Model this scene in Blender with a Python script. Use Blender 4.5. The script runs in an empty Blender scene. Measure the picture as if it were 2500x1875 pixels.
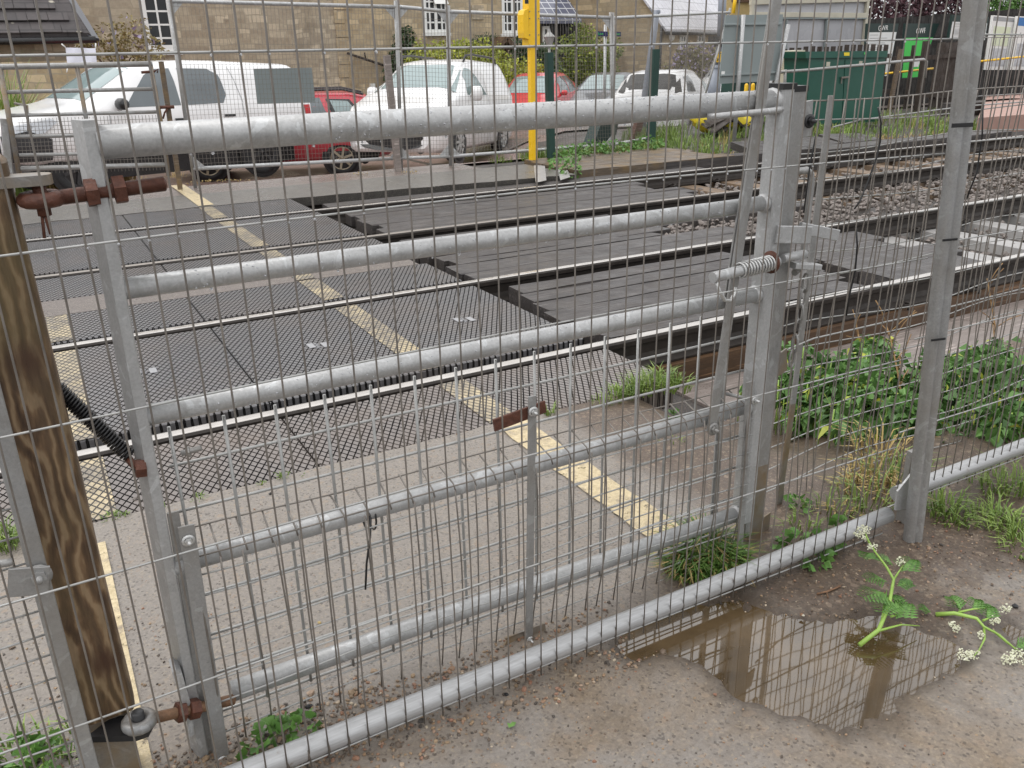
import bpy, math, random
from mathutils import Vector, Matrix, noise
rnd = random.Random(7)
R_ = math.radians
# ------------------------------------------------------------------ camera, sky, sun, exposure
sc = bpy.context.scene
col = sc.collection
CF, CX, CY, CH = 2065.5, 1250.0, 937.5, 1.39
PITCH, ROLL, YAW = R_(21.437), R_(-1.196), R_(28.957)
F_ = Vector((math.sin(YAW)*math.cos(PITCH), math.cos(YAW)*math.cos(PITCH), -math.sin(PITCH)))
r0 = Vector((math.cos(YAW), -math.sin(YAW), 0)); u0 = r0.cross(F_)
Rt = r0*math.cos(ROLL)+u0*math.sin(ROLL); Up = -r0*math.sin(ROLL)+u0*math.cos(ROLL)
cam = bpy.data.cameras.new('camera'); camo = bpy.data.objects.new('camera', cam); col.objects.link(camo)
m = Matrix((Rt, Up, -F_)).transposed().to_4x4(); m.translation = Vector((0, 0, CH)); camo.matrix_world = m
cam.sensor_width = 36; cam.lens = CF/2500*36; cam.clip_start = .02; cam.clip_end = 2000
sc.camera = camo
SUN_EL, SUN_AZ = R_(58), R_(-60)
w = bpy.data.worlds.new('World'); sc.world = w; w.use_nodes = True
nt = w.node_tree; nt.nodes.clear()
sky = nt.nodes.new('ShaderNodeTexSky'); sky.sky_type = 'NISHITA'; sky.sun_disc = False
sky.sun_elevation = SUN_EL; sky.sun_rotation = SUN_AZ; sky.air_density = 1.6; sky.dust_density = 5; sky.ozone_density = 1.0
hs = nt.nodes.new('ShaderNodeHueSaturation'); hs.inputs['Saturation'].default_value = .12; hs.inputs['Value'].default_value = 1.0
bg = nt.nodes.new('ShaderNodeBackground'); bg.inputs['Strength'].default_value = .15
wo = nt.nodes.new('ShaderNodeOutputWorld')
# overcast: a bright cloud layer over the clear sky, brighter overhead than at the horizon
tcw = nt.nodes.new('ShaderNodeTexCoord'); sepw = nt.nodes.new('ShaderNodeSeparateXYZ'); nt.links.new(tcw.outputs['Generated'], sepw.inputs[0])
grw = nt.nodes.new('ShaderNodeValToRGB'); nt.links.new(sepw.outputs[2], grw.inputs[0]); grw.color_ramp.elements[0].position = 0; grw.color_ramp.elements[0].color = (4.6, 4.7, 4.8, 1); grw.color_ramp.elements[1].position = .8; grw.color_ramp.elements[1].color = (8.2, 8.2, 8.3, 1)
nzw = nt.nodes.new('ShaderNodeTexNoise'); nzw.inputs['Scale'].default_value = 2.2; nzw.inputs['Detail'].default_value = 5; nt.links.new(tcw.outputs['Generated'], nzw.inputs['Vector'])
mrw = nt.nodes.new('ShaderNodeMapRange'); mrw.inputs[1].default_value = .3; mrw.inputs[2].default_value = .7; mrw.inputs[3].default_value = .72; mrw.inputs[4].default_value = .96; nt.links.new(nzw.outputs['Fac'], mrw.inputs[0])
mxw = nt.nodes.new('ShaderNodeMix'); mxw.data_type = 'RGBA'; nt.links.new(mrw.outputs[0], mxw.inputs[0]); nt.links.new(grw.outputs[0], mxw.inputs[7])
nt.links.new(sky.outputs[0], hs.inputs['Color']); nt.links.new(hs.outputs[0], mxw.inputs[6]); nt.links.new(mxw.outputs[2], bg.inputs['Color']); nt.links.new(bg.outputs[0], wo.inputs['Surface'])
sl = bpy.data.lights.new('sun', 'SUN'); sl.energy = .55; sl.angle = R_(50); sl.color = (1, .97, .93)
so = bpy.data.objects.new('sun', sl); col.objects.link(so)
sd = Vector((math.sin(SUN_AZ)*math.cos(SUN_EL), math.cos(SUN_AZ)*math.cos(SUN_EL), math.sin(SUN_EL)))
so.rotation_euler = sd.to_track_quat('Z', 'Y').to_euler(); so.location = (0, 0, 30)
sc.view_settings.view_transform = 'Standard'; sc.view_settings.look = 'None'; sc.view_settings.exposure = 0.55; sc.view_settings.gamma = 1
sc.render.engine = 'CYCLES'; sc.cycles.max_bounces = 6; sc.cycles.transparent_max_bounces = 16

def ray(x, y): return Rt*((x-CX)/CF) - Up*((y-CY)/CF) + F_
def at(x, y, Y=None, z=None, X=None):
    """the point of the place seen at photo pixel (x, y) that lies at distance Y beyond the camera line, height z, or X along the line"""
    d = ray(x, y)
    t = Y/d.y if Y is not None else ((z-CH)/d.z if z is not None else X/d.x)
    return Vector((0, 0, CH))+d*t
# ------------------------------------------------------------------ mesh builder
class MB:
    def __init__(s): s.v = []; s.f = []; s.m = []; s.mi = 0; s.sm = []
    def add(s, vs, fs, smooth=False):
        o = len(s.v); s.v += [tuple(p) for p in vs]
        for f in fs: s.f.append(tuple(i+o for i in f)); s.m.append(s.mi); s.sm.append(smooth)
    def obox(s, c, a, b, d):
        c, a, b, d = Vector(c), Vector(a), Vector(b), Vector(d)
        vs = [c+a*i+b*j+d*k for k in (-1, 1) for j in (-1, 1) for i in (-1, 1)]
        s.add(vs, [(0, 2, 3, 1), (4, 5, 7, 6), (0, 1, 5, 4), (2, 6, 7, 3), (0, 4, 6, 2), (1, 3, 7, 5)]); return s
    def box(s, c, sz, rz=0):
        q = Matrix.Rotation(rz, 3, 'Z')
        return s.obox(c, q@Vector((sz[0]/2, 0, 0)), q@Vector((0, sz[1]/2, 0)), Vector((0, 0, sz[2]/2)))
    def b2(s, p, q):
        p, q = Vector(p), Vector(q); return s.box((p+q)/2, q-p)
    def beam(s, p, q, wd, th, side=(0, 1, 0)):
        """bar p-q, wd across, th along side"""
        p, q = Vector(p), Vector(q); d = (q-p); n = d.normalized(); sd = Vector(side); sd = (sd-n*sd.dot(n)).normalized(); wv = n.cross(sd)
        return s.obox((p+q)/2, d/2, wv*wd/2, sd*th/2)
    def cbeam(s, p, q, wd, th, side=(0, 1, 0), c=.004):
        """bar with chamfered long edges"""
        p, q = Vector(p), Vector(q); n = (q-p).normalized(); sd = Vector(side); sd = (sd-n*sd.dot(n)).normalized(); wv = n.cross(sd)
        a, b = wd/2, th/2
        pr = [(a-c, -b), (a, -b+c), (a, b-c), (a-c, b), (-a+c, b), (-a, b-c), (-a, -b+c), (-a+c, -b)]
        s.add([p+wv*i+sd*j for i, j in pr]+[q+wv*i+sd*j for i, j in pr],
              [(i, (i+1) % 8, 8+(i+1) % 8, 8+i) for i in range(8)]+[tuple(range(7, -1, -1)), tuple(range(8, 16))]); return s
    def tube(s, pts, r, n=8, smooth=True, closed=False):
        pts = [Vector(p) for p in pts]; L = len(pts); rs = r if isinstance(r, (list, tuple)) else [r]*L
        t = (pts[1]-pts[0]).normalized(); a = t.orthogonal().normalized(); vs = []
        for i, p in enumerate(pts):
            if closed: tt = (pts[(i+1) % L]-pts[i-1]).normalized()
            else: tt = (pts[min(i+1, L-1)]-pts[max(i-1, 0)]).normalized()
            a = (a-tt*a.dot(tt)); a = a.normalized() if a.length > 1e-6 else tt.orthogonal().normalized(); b = tt.cross(a)
            vs += [p+(a*math.cos(2*math.pi*k/n)+b*math.sin(2*math.pi*k/n))*rs[i] for k in range(n)]
        fs = [(i*n+k, i*n+(k+1) % n, ((i+1) % L)*n+(k+1) % n, ((i+1) % L)*n+k) for i in range(L if closed else L-1) for k in range(n)]
        s.add(vs, fs, smooth)
        if not closed:
            o = len(s.v)-len(vs)
            s.f.append(tuple(o+k for k in range(n-1, -1, -1))); s.f.append(tuple(o+(L-1)*n+k for k in range(n))); s.m += [s.mi]*2; s.sm += [False]*2
        return s
    def lathe(s, prof, c, ax=(0, 0, 1), n=16, smooth=True):
        c, ax = Vector(c), Vector(ax).normalized(); a = ax.orthogonal().normalized(); b = ax.cross(a)
        vs = [c+ax*z+(a*math.cos(2*math.pi*k/n)+b*math.sin(2*math.pi*k/n))*r for r, z in prof for k in range(n)]
        s.add(vs, [(i*n+k, i*n+(k+1) % n, (i+1)*n+(k+1) % n, (i+1)*n+k) for i in range(len(prof)-1) for k in range(n)], smooth); return s
    def prism(s, poly, ext):
        n = len(poly); poly = [Vector(p) for p in poly]; e = Vector(ext)
        s.add(poly+[p+e for p in poly], [tuple(range(n-1, -1, -1)), tuple(range(n, 2*n))]+[(i, (i+1) % n, n+(i+1) % n, n+i) for i in range(n)]); return s
    def quad(s, *p): s.add(p, [tuple(range(len(p)))]); return s
    def blob(s, c, r, seed=0, j=.25, sub=0):
        """a small stone"""
        c = Vector(c); rr = r if isinstance(r, (tuple, list)) else (r, r, r); ph = (1+5**.5)/2; q = rnd
        vs = [(-1, ph, 0), (1, ph, 0), (-1, -ph, 0), (1, -ph, 0), (0, -1, ph), (0, 1, ph), (0, -1, -ph), (0, 1, -ph), (ph, 0, -1), (ph, 0, 1), (-ph, 0, -1), (-ph, 0, 1)]
        M = Matrix.Rotation(q.uniform(0, 6.3), 3, 'Z')@Matrix.Rotation(q.uniform(-.5, .5), 3, 'X'); o = []
        for v in vs:
            v = Vector(v).normalized()*(1+q.uniform(-j, j)); o.append(c+M@Vector((v.x*rr[0], v.y*rr[1], v.z*rr[2])))
        s.add(o, [(0, 11, 5), (0, 5, 1), (0, 1, 7), (0, 7, 10), (0, 10, 11), (1, 5, 9), (5, 11, 4), (11, 10, 2), (10, 7, 6), (7, 1, 8), (3, 9, 4), (3, 4, 2), (3, 2, 6), (3, 6, 8), (3, 8, 9), (4, 9, 5), (2, 4, 11), (6, 2, 10), (8, 6, 7), (9, 8, 1)]); return s
    def ball(s, c, r, n=6, sq=1.0):
        s.lathe([(r*math.sin(math.pi*i/n), -r*sq*math.cos(math.pi*i/n)) for i in range(n+1)], c, n=8); return s
    def build(s, name, mat, parent=None):
        me = bpy.data.meshes.new(name); me.from_pydata(s.v, [], s.f)
        for mm in (mat if isinstance(mat, (list, tuple)) else [mat]): me.materials.append(mm)
        me.polygons.foreach_set('material_index', s.m); me.polygons.foreach_set('use_smooth', s.sm); me.update()
        o = bpy.data.objects.new(name, me); col.objects.link(o)
        if parent: o.parent = parent; o.matrix_parent_inverse = parent.matrix_basis.inverted()
        return o
def tag(o, label=None, cat=None, group=None, kind=None):
    for k, v in (('label', label), ('category', cat), ('group', group), ('kind', kind)):
        if v: o[k] = v
    return o
def thing(name, label, cat, loc=(0, 0, 0), group=None, rz=0):
    o = bpy.data.objects.new(name, None); o.empty_display_size = .1; col.objects.link(o); o.location = loc; o.rotation_euler = (0, 0, rz)
    return tag(o, label, cat, group)
def struct(name, mb, mat, kind='structure', label=None, cat=None): return tag(mb.build(name, mat), label=label, cat=cat, kind=kind)
def text(name, s, mat, parent, M, size, ext=.001):
    c = bpy.data.curves.new(name, 'FONT'); c.body = s; c.size = size; c.extrude = ext; c.align_x = 'CENTER'; c.align_y = 'CENTER'
    t = bpy.data.objects.new('t', c); me = bpy.data.meshes.new_from_object(t); bpy.data.objects.remove(t); me.materials.append(mat)
    o = bpy.data.objects.new(name, me); col.objects.link(o); o.matrix_world = M
    if parent: o.parent = parent; o.matrix_parent_inverse = parent.matrix_basis.inverted()
    return o
def facing(c, u, v):
    """frame at c with text running along u and up v"""
    u, v = Vector(u).normalized(), Vector(v).normalized(); M = Matrix((u, v, u.cross(v))).transposed().to_4x4(); M.translation = Vector(c); return M
# ------------------------------------------------------------------ materials
class NM:
    def __init__(s, name):
        s.mat = bpy.data.materials.new(name); s.mat.use_nodes = True; s.t = s.mat.node_tree; s.b = s.t.nodes['Principled BSDF']
        s.tc = s.t.nodes.new('ShaderNodeTexCoord')
    def n(s, typ, **kw):
        nd = s.t.nodes.new(typ)
        for k, v in kw.items():
            if k.startswith('i_'): nd.inputs[k[2:].replace('_', ' ')].default_value = v
            else: setattr(nd, k, v)
        return nd
    def l(s, a, b): s.t.links.new(a, b)
    def coord(s, scale=(1, 1, 1), rot=(0, 0, 0), obj=True):
        mp = s.n('ShaderNodeMapping'); mp.inputs['Scale'].default_value = scale; mp.inputs['Rotation'].default_value = rot
        s.l(s.tc.outputs['Object'], mp.inputs['Vector']); return mp.outputs[0]
    def noise(s, scale, detail=6, rough=.6, vec=None, dist=0):
        nd = s.n('ShaderNodeTexNoise'); nd.inputs['Scale'].default_value = scale; nd.inputs['Detail'].default_value = detail
        nd.inputs['Roughness'].default_value = rough; nd.inputs['Distortion'].default_value = dist
        s.l(vec if vec else s.tc.outputs['Object'], nd.inputs['Vector']); return nd.outputs['Fac']
    def vor(s, scale, vec=None, out='Color', feat='F1'):
        nd = s.n('ShaderNodeTexVoronoi', feature=feat); nd.inputs['Scale'].default_value = scale
        s.l(vec if vec else s.tc.outputs['Object'], nd.inputs['Vector']); return nd.outputs[out]
    def ramp(s, fac, *stops, interp='LINEAR'):
        nd = s.n('ShaderNodeValToRGB'); e = nd.color_ramp.elements; nd.color_ramp.interpolation = interp
        while len(e) < len(stops): e.new(.5)
        for el, (p, c) in zip(e, stops): el.position = p; el.color = (*((c,)*3 if isinstance(c, (int, float)) else c), 1)
        s.l(fac, nd.inputs['Fac']); return nd.outputs['Color']
    def mix(s, fac, a, b, mode='MIX'):
        nd = s.n('ShaderNodeMix', data_type='RGBA', blend_type=mode)
        for v, k in ((fac, 0), (a, 6), (b, 7)):
            if isinstance(v, (int, float)): nd.inputs[k].default_value = v if k == 0 else (v, v, v, 1)
            elif isinstance(v, tuple): nd.inputs[k].default_value = (*v, 1)
            else: s.l(v, nd.inputs[k])
        return nd.outputs[2]
    def math(s, op, a, b=None, c=None):
        nd = s.n('ShaderNodeMath', operation=op)
        for i, v in enumerate((a, b, c)):
            if v is None: continue
            if isinstance(v, (int, float)): nd.inputs[i].default_value = v
            else: s.l(v, nd.inputs[i])
        return nd.outputs[0]
    def set(s, color=None, rough=None, metal=None, spec=None, bump=None, bs=.3, bd=.01, **kw):
        for v, k in ((color, 'Base Color'), (rough, 'Roughness'), (metal, 'Metallic'), (spec, 'Specular IOR Level')):
            if v is None: continue
            if isinstance(v, tuple): s.b.inputs[k].default_value = (*v, 1)
            elif isinstance(v, (int, float)): s.b.inputs[k].default_value = v
            else: s.l(v, s.b.inputs[k])
        if bump is not None:
            nd = s.n('ShaderNodeBump'); nd.inputs['Strength'].default_value = bs; nd.inputs['Distance'].default_value = bd
            s.l(bump, nd.inputs['Height']); s.l(nd.outputs[0], s.b.inputs['Normal'])
        return s.mat
def simple(name, c, rough=.5, metal=0, var=.25, scale=12, bump=0, spec=None):
    k = NM(name); n1 = k.noise(scale, 8, .65)
    cc = k.ramp(n1, (.25, tuple(x*(1-var) for x in c)), (.75, tuple(min(1, x*(1+var)) for x in c)))
    r = k.ramp(k.noise(scale*2.3), (.3, max(0, rough-.12)), (.7, min(1, rough+.12)))
    return k.set(cc, r, metal, spec, n1 if bump else None, bump or .1, .02)
M = {}
def galv(name, base=.43, grime=.25, dirt=None):
    k = NM(name); vc = k.vor(26, out='Color'); sp = k.ramp(vc, (.1, base*.86), (.9, base*1.14))
    big = k.noise(7, 6, .7, dist=1); g = k.ramp(big, (.38, (base*.82, base*.82, base*.8)), (.62, (base*1.05, base*1.07, base*1.07)))
    pv = k.vor(48, out='Color'); patch = k.ramp(k.noise(14, 3, .5, dist=2), (.60, 0.0), (.62, 1.0))
    c = k.mix(.5, sp, g); c = k.mix(k.math('MULTIPLY', patch, .55), c, (base*1.5, base*1.55, base*1.57))
    fine = k.noise(160, 4, .7); c = k.mix(.3, c, k.ramp(fine, (.3, base*.5), (.7, base*1.35))); dr = k.noise(22, 5, .7, k.coord((1, 1, .2))); c = k.mix(k.ramp(dr, (.56, 0.0), (.7, .45)), c, (base*.5, base*.49, base*.46))
    if dirt: c = k.mix(k.ramp(k.noise(5, 5, .7), (.35, 0.0), (.7, dirt[1])), c, dirt[0])
    return k.set(c, k.ramp(big, (.3, .32), (.7, .5)), .35, bump=fine, bs=.12, bd=.004)
M['galv'] = galv('galvanised steel'); M['galv_dull'] = galv('weathered galvanised steel', .34, dirt=((.2, .175, .14), .55))
M['galv_stain'] = galv('stained galvanised steel', .24, dirt=((.22, .14, .055), 1.0))
k = NM('bottom rail steel'); sx = k.noise(30, 5, .6, k.coord((.6, 8, 8))); c = k.ramp(sx, (.3, (.33, .33, .33)), (.7, (.44, .445, .45)))
c = k.mix(k.ramp(k.noise(16, 6, .75), (.62, 0.0), (.72, .7)), c, (.2, .15, .1)); M['rail_tube'] = k.set(c, .38, .35)
M['wire'] = simple('mesh wire', (.20, .18, .16), .4, .35, .35, 18); M['wire_pale_lit'] = simple('pale top-lit mesh wire', (.36, .36, .35), .35, .4, .2, 18)  # pale wire: light from above put into the colour of horizontal strands
M['rust'] = simple('rust', (.10, .035, .02), .55, .1, .5, 60, .4); M['rust_pale'] = simple('pale rust', (.2, .11, .06), .6, .1, .5, 70, .3)
M['black'] = simple('black plastic', (.012, .012, .013), .35, 0, .2); M['tyre'] = simple('tyre rubber', (.018, .018, .019), .7, 0, .3, 40)
M['water'] = None
k = NM('water drop'); k.b.inputs['Transmission Weight'].default_value = .6; k.b.inputs['IOR'].default_value = 1.33; M['drop'] = k.set((.85, .87, .9), .02)
# wood post
k = NM('post timber'); v = k.coord((1, 1, .10)); n1 = k.noise(55, 7, .7, v, .8); wvt = k.n('ShaderNodeTexWave', wave_type='BANDS', bands_direction='X', i_Scale=13.0, i_Distortion=11.0, i_Detail=4.0); wvt.inputs['Detail Scale'].default_value = 1.4
k.l(k.coord((1, .7, .30), (0, .12, .3)), wvt.inputs['Vector'])
c = k.ramp(wvt.outputs['Fac'], (.05, (.038, .018, .009)), (.4, (.085, .045, .021)), (.72, (.17, .10, .05)), (.95, (.31, .22, .13)))
c = k.mix(.4, c, k.ramp(n1, (.32, (.03, .015, .008)), (.68, (.25, .165, .09))))
c = k.mix(k.ramp(k.noise(9, 5, .7, k.coord((1, 1, .4))), (.5, 0.0), (.72, .65)), c, (.05, .032, .018)); c = k.mix(k.ramp(k.noise(3, 4), (.5, 0.0), (.7, .5)), c, (.12, .095, .035))
for kp in ((-.06, 1.57, .93), (-.055, 1.56, .31)):
    dn = k.n('ShaderNodeVectorMath', operation='DISTANCE'); k.l(k.tc.outputs['Object'], dn.inputs[0]); dn.inputs[1].default_value = kp; c = k.mix(k.ramp(dn.outputs['Value'], (.018, .85), (.045, 0.0)), c, (.05, .02, .01))
M['post_wood'] = k.set(c, .5, bump=n1, bs=.7, bd=.006)
def timber(name, a, b, g=None, wet=.35, sc_=(.12, 1, 1)):
    k = NM(name); v = k.coord(sc_); n1 = k.noise(38, 7, .65, v, .6); c = k.ramp(n1, (.25, a), (.75, b))
    st = k.noise(70, 3, .5, k.coord(tuple(x*(.25 if x < .5 else 1) for x in sc_))); c = k.mix(k.ramp(st, (.62, 0.0), (.68, .6)), c, tuple(min(1, x*2.6+.02) for x in b))
    if g: c = k.mix(k.ramp(k.noise(3.3, 5, .7), (.48, 0.0), (.66, .8)), c, g)
    return k.set(c, k.ramp(k.noise(6, 5), (.3, wet*.55), (.7, wet*1.25)), 0, bump=n1, bs=.45, bd=.012)
M['dark_timber'] = timber('wet dark timber', (.026, .023, .023), (.075, .066, .062), (.05, .04, .033), wet=.55)
M['brown_timber'] = timber('brown weathered timber', (.055, .04, .026), (.16, .12, .085), (.19, .12, .045), .5)
M['rust_timber'] = timber('brown old timber', (.04, .022, .012), (.12, .065, .03), wet=.5)
M['pale_timber'] = timber('pale wet timber', (.15, .125, .11), (.27, .23, .21), wet=.4)
M['stained_board'] = timber('black stained boards', (.012, .011, .011), (.03, .027, .024), wet=.8, sc_=(1, 1, .1))
M['paling_wood'] = timber('dark paling timber', (.02, .015, .012), (.055, .04, .03), wet=.8, sc_=(1, 1, .1))
# asphalt and mud
def ground_mat(name, base, spk, wet, mud=None, patch=None):
    k = NM(name); v1 = k.vor(160, out='Color'); sp = k.n('ShaderNodeSeparateColor'); k.l(v1, sp.inputs[0])
    fine = k.noise(90, 6, .75); c = k.ramp(fine, (.28, tuple(x*.62 for x in base)), (.72, tuple(x*1.3 for x in base)))
    c = k.mix(k.ramp(sp.outputs[0], (.86, 0.0), (.95, .75)), c, spk); c = k.mix(k.ramp(sp.outputs[1], (.88, 0.0), (.95, .7)), c, tuple(x*.35 for x in base))
    big = k.noise(2.1, 6, .65, dist=.6)
    if mud: c = k.mix(k.ramp(big, (.40, 0.0), (.64, .85)), c, k.mix(.5, k.ramp(fine, (.3, tuple(x*.6 for x in mud)), (.7, tuple(x*1.4 for x in mud))), c))
    if patch: c = k.mix(k.ramp(k.noise(1.1, 5, .6), (.5, 0.0), (.6, .6)), c, patch)
    r = k.ramp(k.noise(1.6, 5, .6), (.35, wet*.62), (.65, wet*1.3))
    return k.set(c, r, 0, bump=fine, bs=.55, bd=.006)
M['path'] = ground_mat('worn path tarmac', (.205, .165, .14), (.42, .32, .21), .42, (.13, .095, .065))
M['mud'] = ground_mat('gritty mud', (.115, .08, .058), (.36, .25, .14), .5, (.075, .05, .035))
M['near'] = ground_mat('worn near ground', (.19, .145, .115), (.42, .32, .22), .45, (.15, .10, .055))
M['asphalt'] = ground_mat('dark asphalt', (.13, .122, .112), (.3, .27, .22), .4)
M['strip'] = ground_mat('tarmac strip', (.15, .125, .112), (.3, .27, .22), .35)
M['farpath'] = ground_mat('wet far path', (.19, .155, .14), (.3, .26, .2), .28)
M['carpark'] = ground_mat('pinkish paving', (.24, .165, .145), (.3, .25, .2), .35)
M['soil'] = ground_mat('verge soil', (.07, .055, .04), (.2, .15, .1), .6)
M['bed'] = ground_mat('track bed', (.05, .042, .037), (.14, .11, .09), .5)
# rubber crossing mats
def mats(name, tint, mud=0):
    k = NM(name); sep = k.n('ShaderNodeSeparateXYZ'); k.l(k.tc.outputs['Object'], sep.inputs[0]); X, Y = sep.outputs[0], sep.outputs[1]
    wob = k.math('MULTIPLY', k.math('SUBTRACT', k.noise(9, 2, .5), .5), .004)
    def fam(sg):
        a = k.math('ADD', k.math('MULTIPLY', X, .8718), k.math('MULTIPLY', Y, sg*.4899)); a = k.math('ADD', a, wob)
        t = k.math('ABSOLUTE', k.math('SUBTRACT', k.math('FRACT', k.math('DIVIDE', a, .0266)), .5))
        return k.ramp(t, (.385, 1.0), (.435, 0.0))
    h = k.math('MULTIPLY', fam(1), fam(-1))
    fine = k.noise(60, 6, .7); c = k.ramp(fine, (.3, tuple(x*.75 for x in tint)), (.7, tuple(x*1.3 for x in tint)))
    c = k.mix(k.ramp(k.noise(1.8, 6, .65, dist=.5), (.44, 0.0), (.66, .75 if mud else .35)), c, (.17, .135, .115))
    c = k.mix(h, k.mix(k.ramp(k.noise(1.8, 6, .65, dist=.5), (.44, 0.0), (.66, .8 if mud else .2)), (.008, .008, .008), (.09, .075, .062)), c)  # shade of the deep grooves put into near-black colour, browner with mud
    return k.set(c, k.mix(h, .95, k.ramp(k.noise(2.2, 4), (.3, .24), (.7, .42))), 0, k.math('MULTIPLY', k.math('SUBTRACT', 1.0, h), 0.0) if False else k.mix(h, 0.02, .5), bump=h, bs=.9, bd=.006)
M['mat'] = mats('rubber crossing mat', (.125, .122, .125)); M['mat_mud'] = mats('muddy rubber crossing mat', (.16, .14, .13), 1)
def linepaint(name, groove):
    k = NM(name); fine = k.noise(70, 6, .75); c = k.ramp(fine, (.25, (.36, .28, .15)), (.7, (.66, .55, .35)))
    c = k.mix(k.ramp(k.noise(20, 6, .8), (.52, 0.0), (.68, .85)), c, (.2, .16, .13))
    h = None
    if groove:
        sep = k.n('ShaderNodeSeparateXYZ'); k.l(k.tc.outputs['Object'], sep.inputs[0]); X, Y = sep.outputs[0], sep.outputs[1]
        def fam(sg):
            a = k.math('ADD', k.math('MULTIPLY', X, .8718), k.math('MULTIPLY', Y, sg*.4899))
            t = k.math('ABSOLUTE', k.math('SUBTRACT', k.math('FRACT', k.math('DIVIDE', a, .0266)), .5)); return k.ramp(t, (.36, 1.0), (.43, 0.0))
        h = k.math('MULTIPLY', fam(1), fam(-1)); c = k.mix(k.ramp(k.noise(5, 5, .7), (.36, 0.0), (.60, .85)), c, (.17, .15, .13)); c = k.mix(h, (.01, .009, .008), c)  # groove shade coloured near-black through the paint as well
    # worn ragged edges
    al = k.ramp(k.noise(26, 6, .8), (.34, 0.0), (.42, 1.0)); k.l(al, k.b.inputs['Alpha'])
    return k.set(c, .45, 0, bump=h if h else fine, bs=.6, bd=.004)
M['line'] = linepaint('worn yellow paint', False); M['line_mat'] = linepaint('worn yellow paint on mats', True)
M['railhead'] = simple('polished rail head', (.52, .49, .46), .26, .6, .18, 9); M['railside'] = simple('rusty rail side', (.028, .022, .018), .6, .2, .4, 14)
M['rail_dull'] = simple('dull rail head', (.3, .27, .24), .35, .4, .2, 8)
M['ballast'] = simple('ballast stone', (.16, .135, .12), .55, 0, .6, 9, 0); M['sleeper'] = simple('concrete sleeper', (.30, .29, .28), .4, 0, .18, 8, .2)
M['sleeper_side'] = simple('stained sleeper side', (.16, .11, .07), .6, 0, .3, 8)
k = NM('grit'); g_ = k.n('ShaderNodeNewGeometry'); M['pebble'] = k.set(k.ramp(g_.outputs['Random Per Island'], (0, (.05, .042, .036)), (.35, (.16, .115, .08)), (.6, (.30, .21, .125)), (.85, (.24, .12, .075)), (1, (.45, .38, .28))), .5)
# stone, roofs
def stone(name, a, b, cc, bs, mort=(.33, .285, .21)):
    """coursed rubble: two sizes of block, each with its own tone"""
    k = NM(name); sep = k.n('ShaderNodeSeparateXYZ'); k.l(k.tc.outputs['Object'], sep.inputs[0]); cb = k.n('ShaderNodeCombineXYZ'); k.l(k.math('ADD', sep.outputs[0], sep.outputs[1]), cb.inputs[0]); k.l(sep.outputs[2], cb.inputs[1])
    nz = k.n('ShaderNodeTexNoise'); nz.inputs['Scale'].default_value = 1.3; nz.inputs['Detail'].default_value = 3; k.l(cb.outputs[0], nz.inputs['Vector'])
    sc2 = k.n('ShaderNodeVectorMath', operation='SCALE'); k.l(nz.outputs['Color'], sc2.inputs[0]); sc2.inputs['Scale'].default_value = .22; wv = k.n('ShaderNodeVectorMath', operation='ADD'); k.l(cb.outputs[0], wv.inputs[0]); k.l(sc2.outputs[0], wv.inputs[1])
    def brick(bw, rh):
        bt = k.n('ShaderNodeTexBrick'); k.l(wv.outputs[0], bt.inputs['Vector'])
        for n_, v_ in (('Scale', 1.0), ('Mortar Size', .014), ('Mortar Smooth', .4), ('Bias', .0), ('Brick Width', bw), ('Row Height', rh)): bt.inputs[n_].default_value = v_
        bt.squash = .62; bt.squash_frequency = 3; bt.offset = .37; bt.inputs['Color1'].default_value = (0, 0, 0, 1); bt.inputs['Color2'].default_value = (1, 1, 1, 1); bt.inputs['Mortar'].default_value = (.5, .5, .5, 1); return bt
    b1 = brick(*bs); b2_ = brick(bs[0]*1.55, bs[1]*1.4); sel = k.ramp(k.noise(.5, 2, .5), (.52, 0.0), (.54, 1.0))
    tone = k.mix(sel, b1.outputs['Color'], b2_.outputs['Color']); mor = k.mix(sel, b1.outputs['Fac'], b2_.outputs['Fac'])
    c = k.ramp(tone, (0, b), (.45, tuple((x+y)/2 for x, y in zip(a, b))), (.8, a), (1, tuple(min(1, x*1.5) for x in a)))
    fine = k.noise(11, 8, .7); c = k.mix(.35, c, k.ramp(fine, (.25, tuple(x*.45 for x in b)), (.75, tuple(x*1.35 for x in a))))
    c = k.mix(k.ramp(k.noise(.45, 6, .65), (.42, 0.0), (.62, .7)), c, k.mix(.5, c, cc)); c = k.mix(k.ramp(mor, (.3, 0.0), (.9, .75)), c, mort)
    st = k.noise(1.1, 5, .7, k.coord((1, 1, .35))); c = k.mix(k.ramp(st, (.55, 0.0), (.72, .5)), c, tuple(x*.45 for x in b))
    return k.set(c, .8, bump=mor, bs=-.6, bd=.03)
M['stone'] = stone('buff stone', (.52, .41, .26), (.30, .22, .13), (.33, .30, .25), (.33, .145))
M['stone_grey'] = stone('grey buff stone', (.48, .40, .29), (.28, .22, .155), (.33, .31, .27), (.30, .13))
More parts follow.
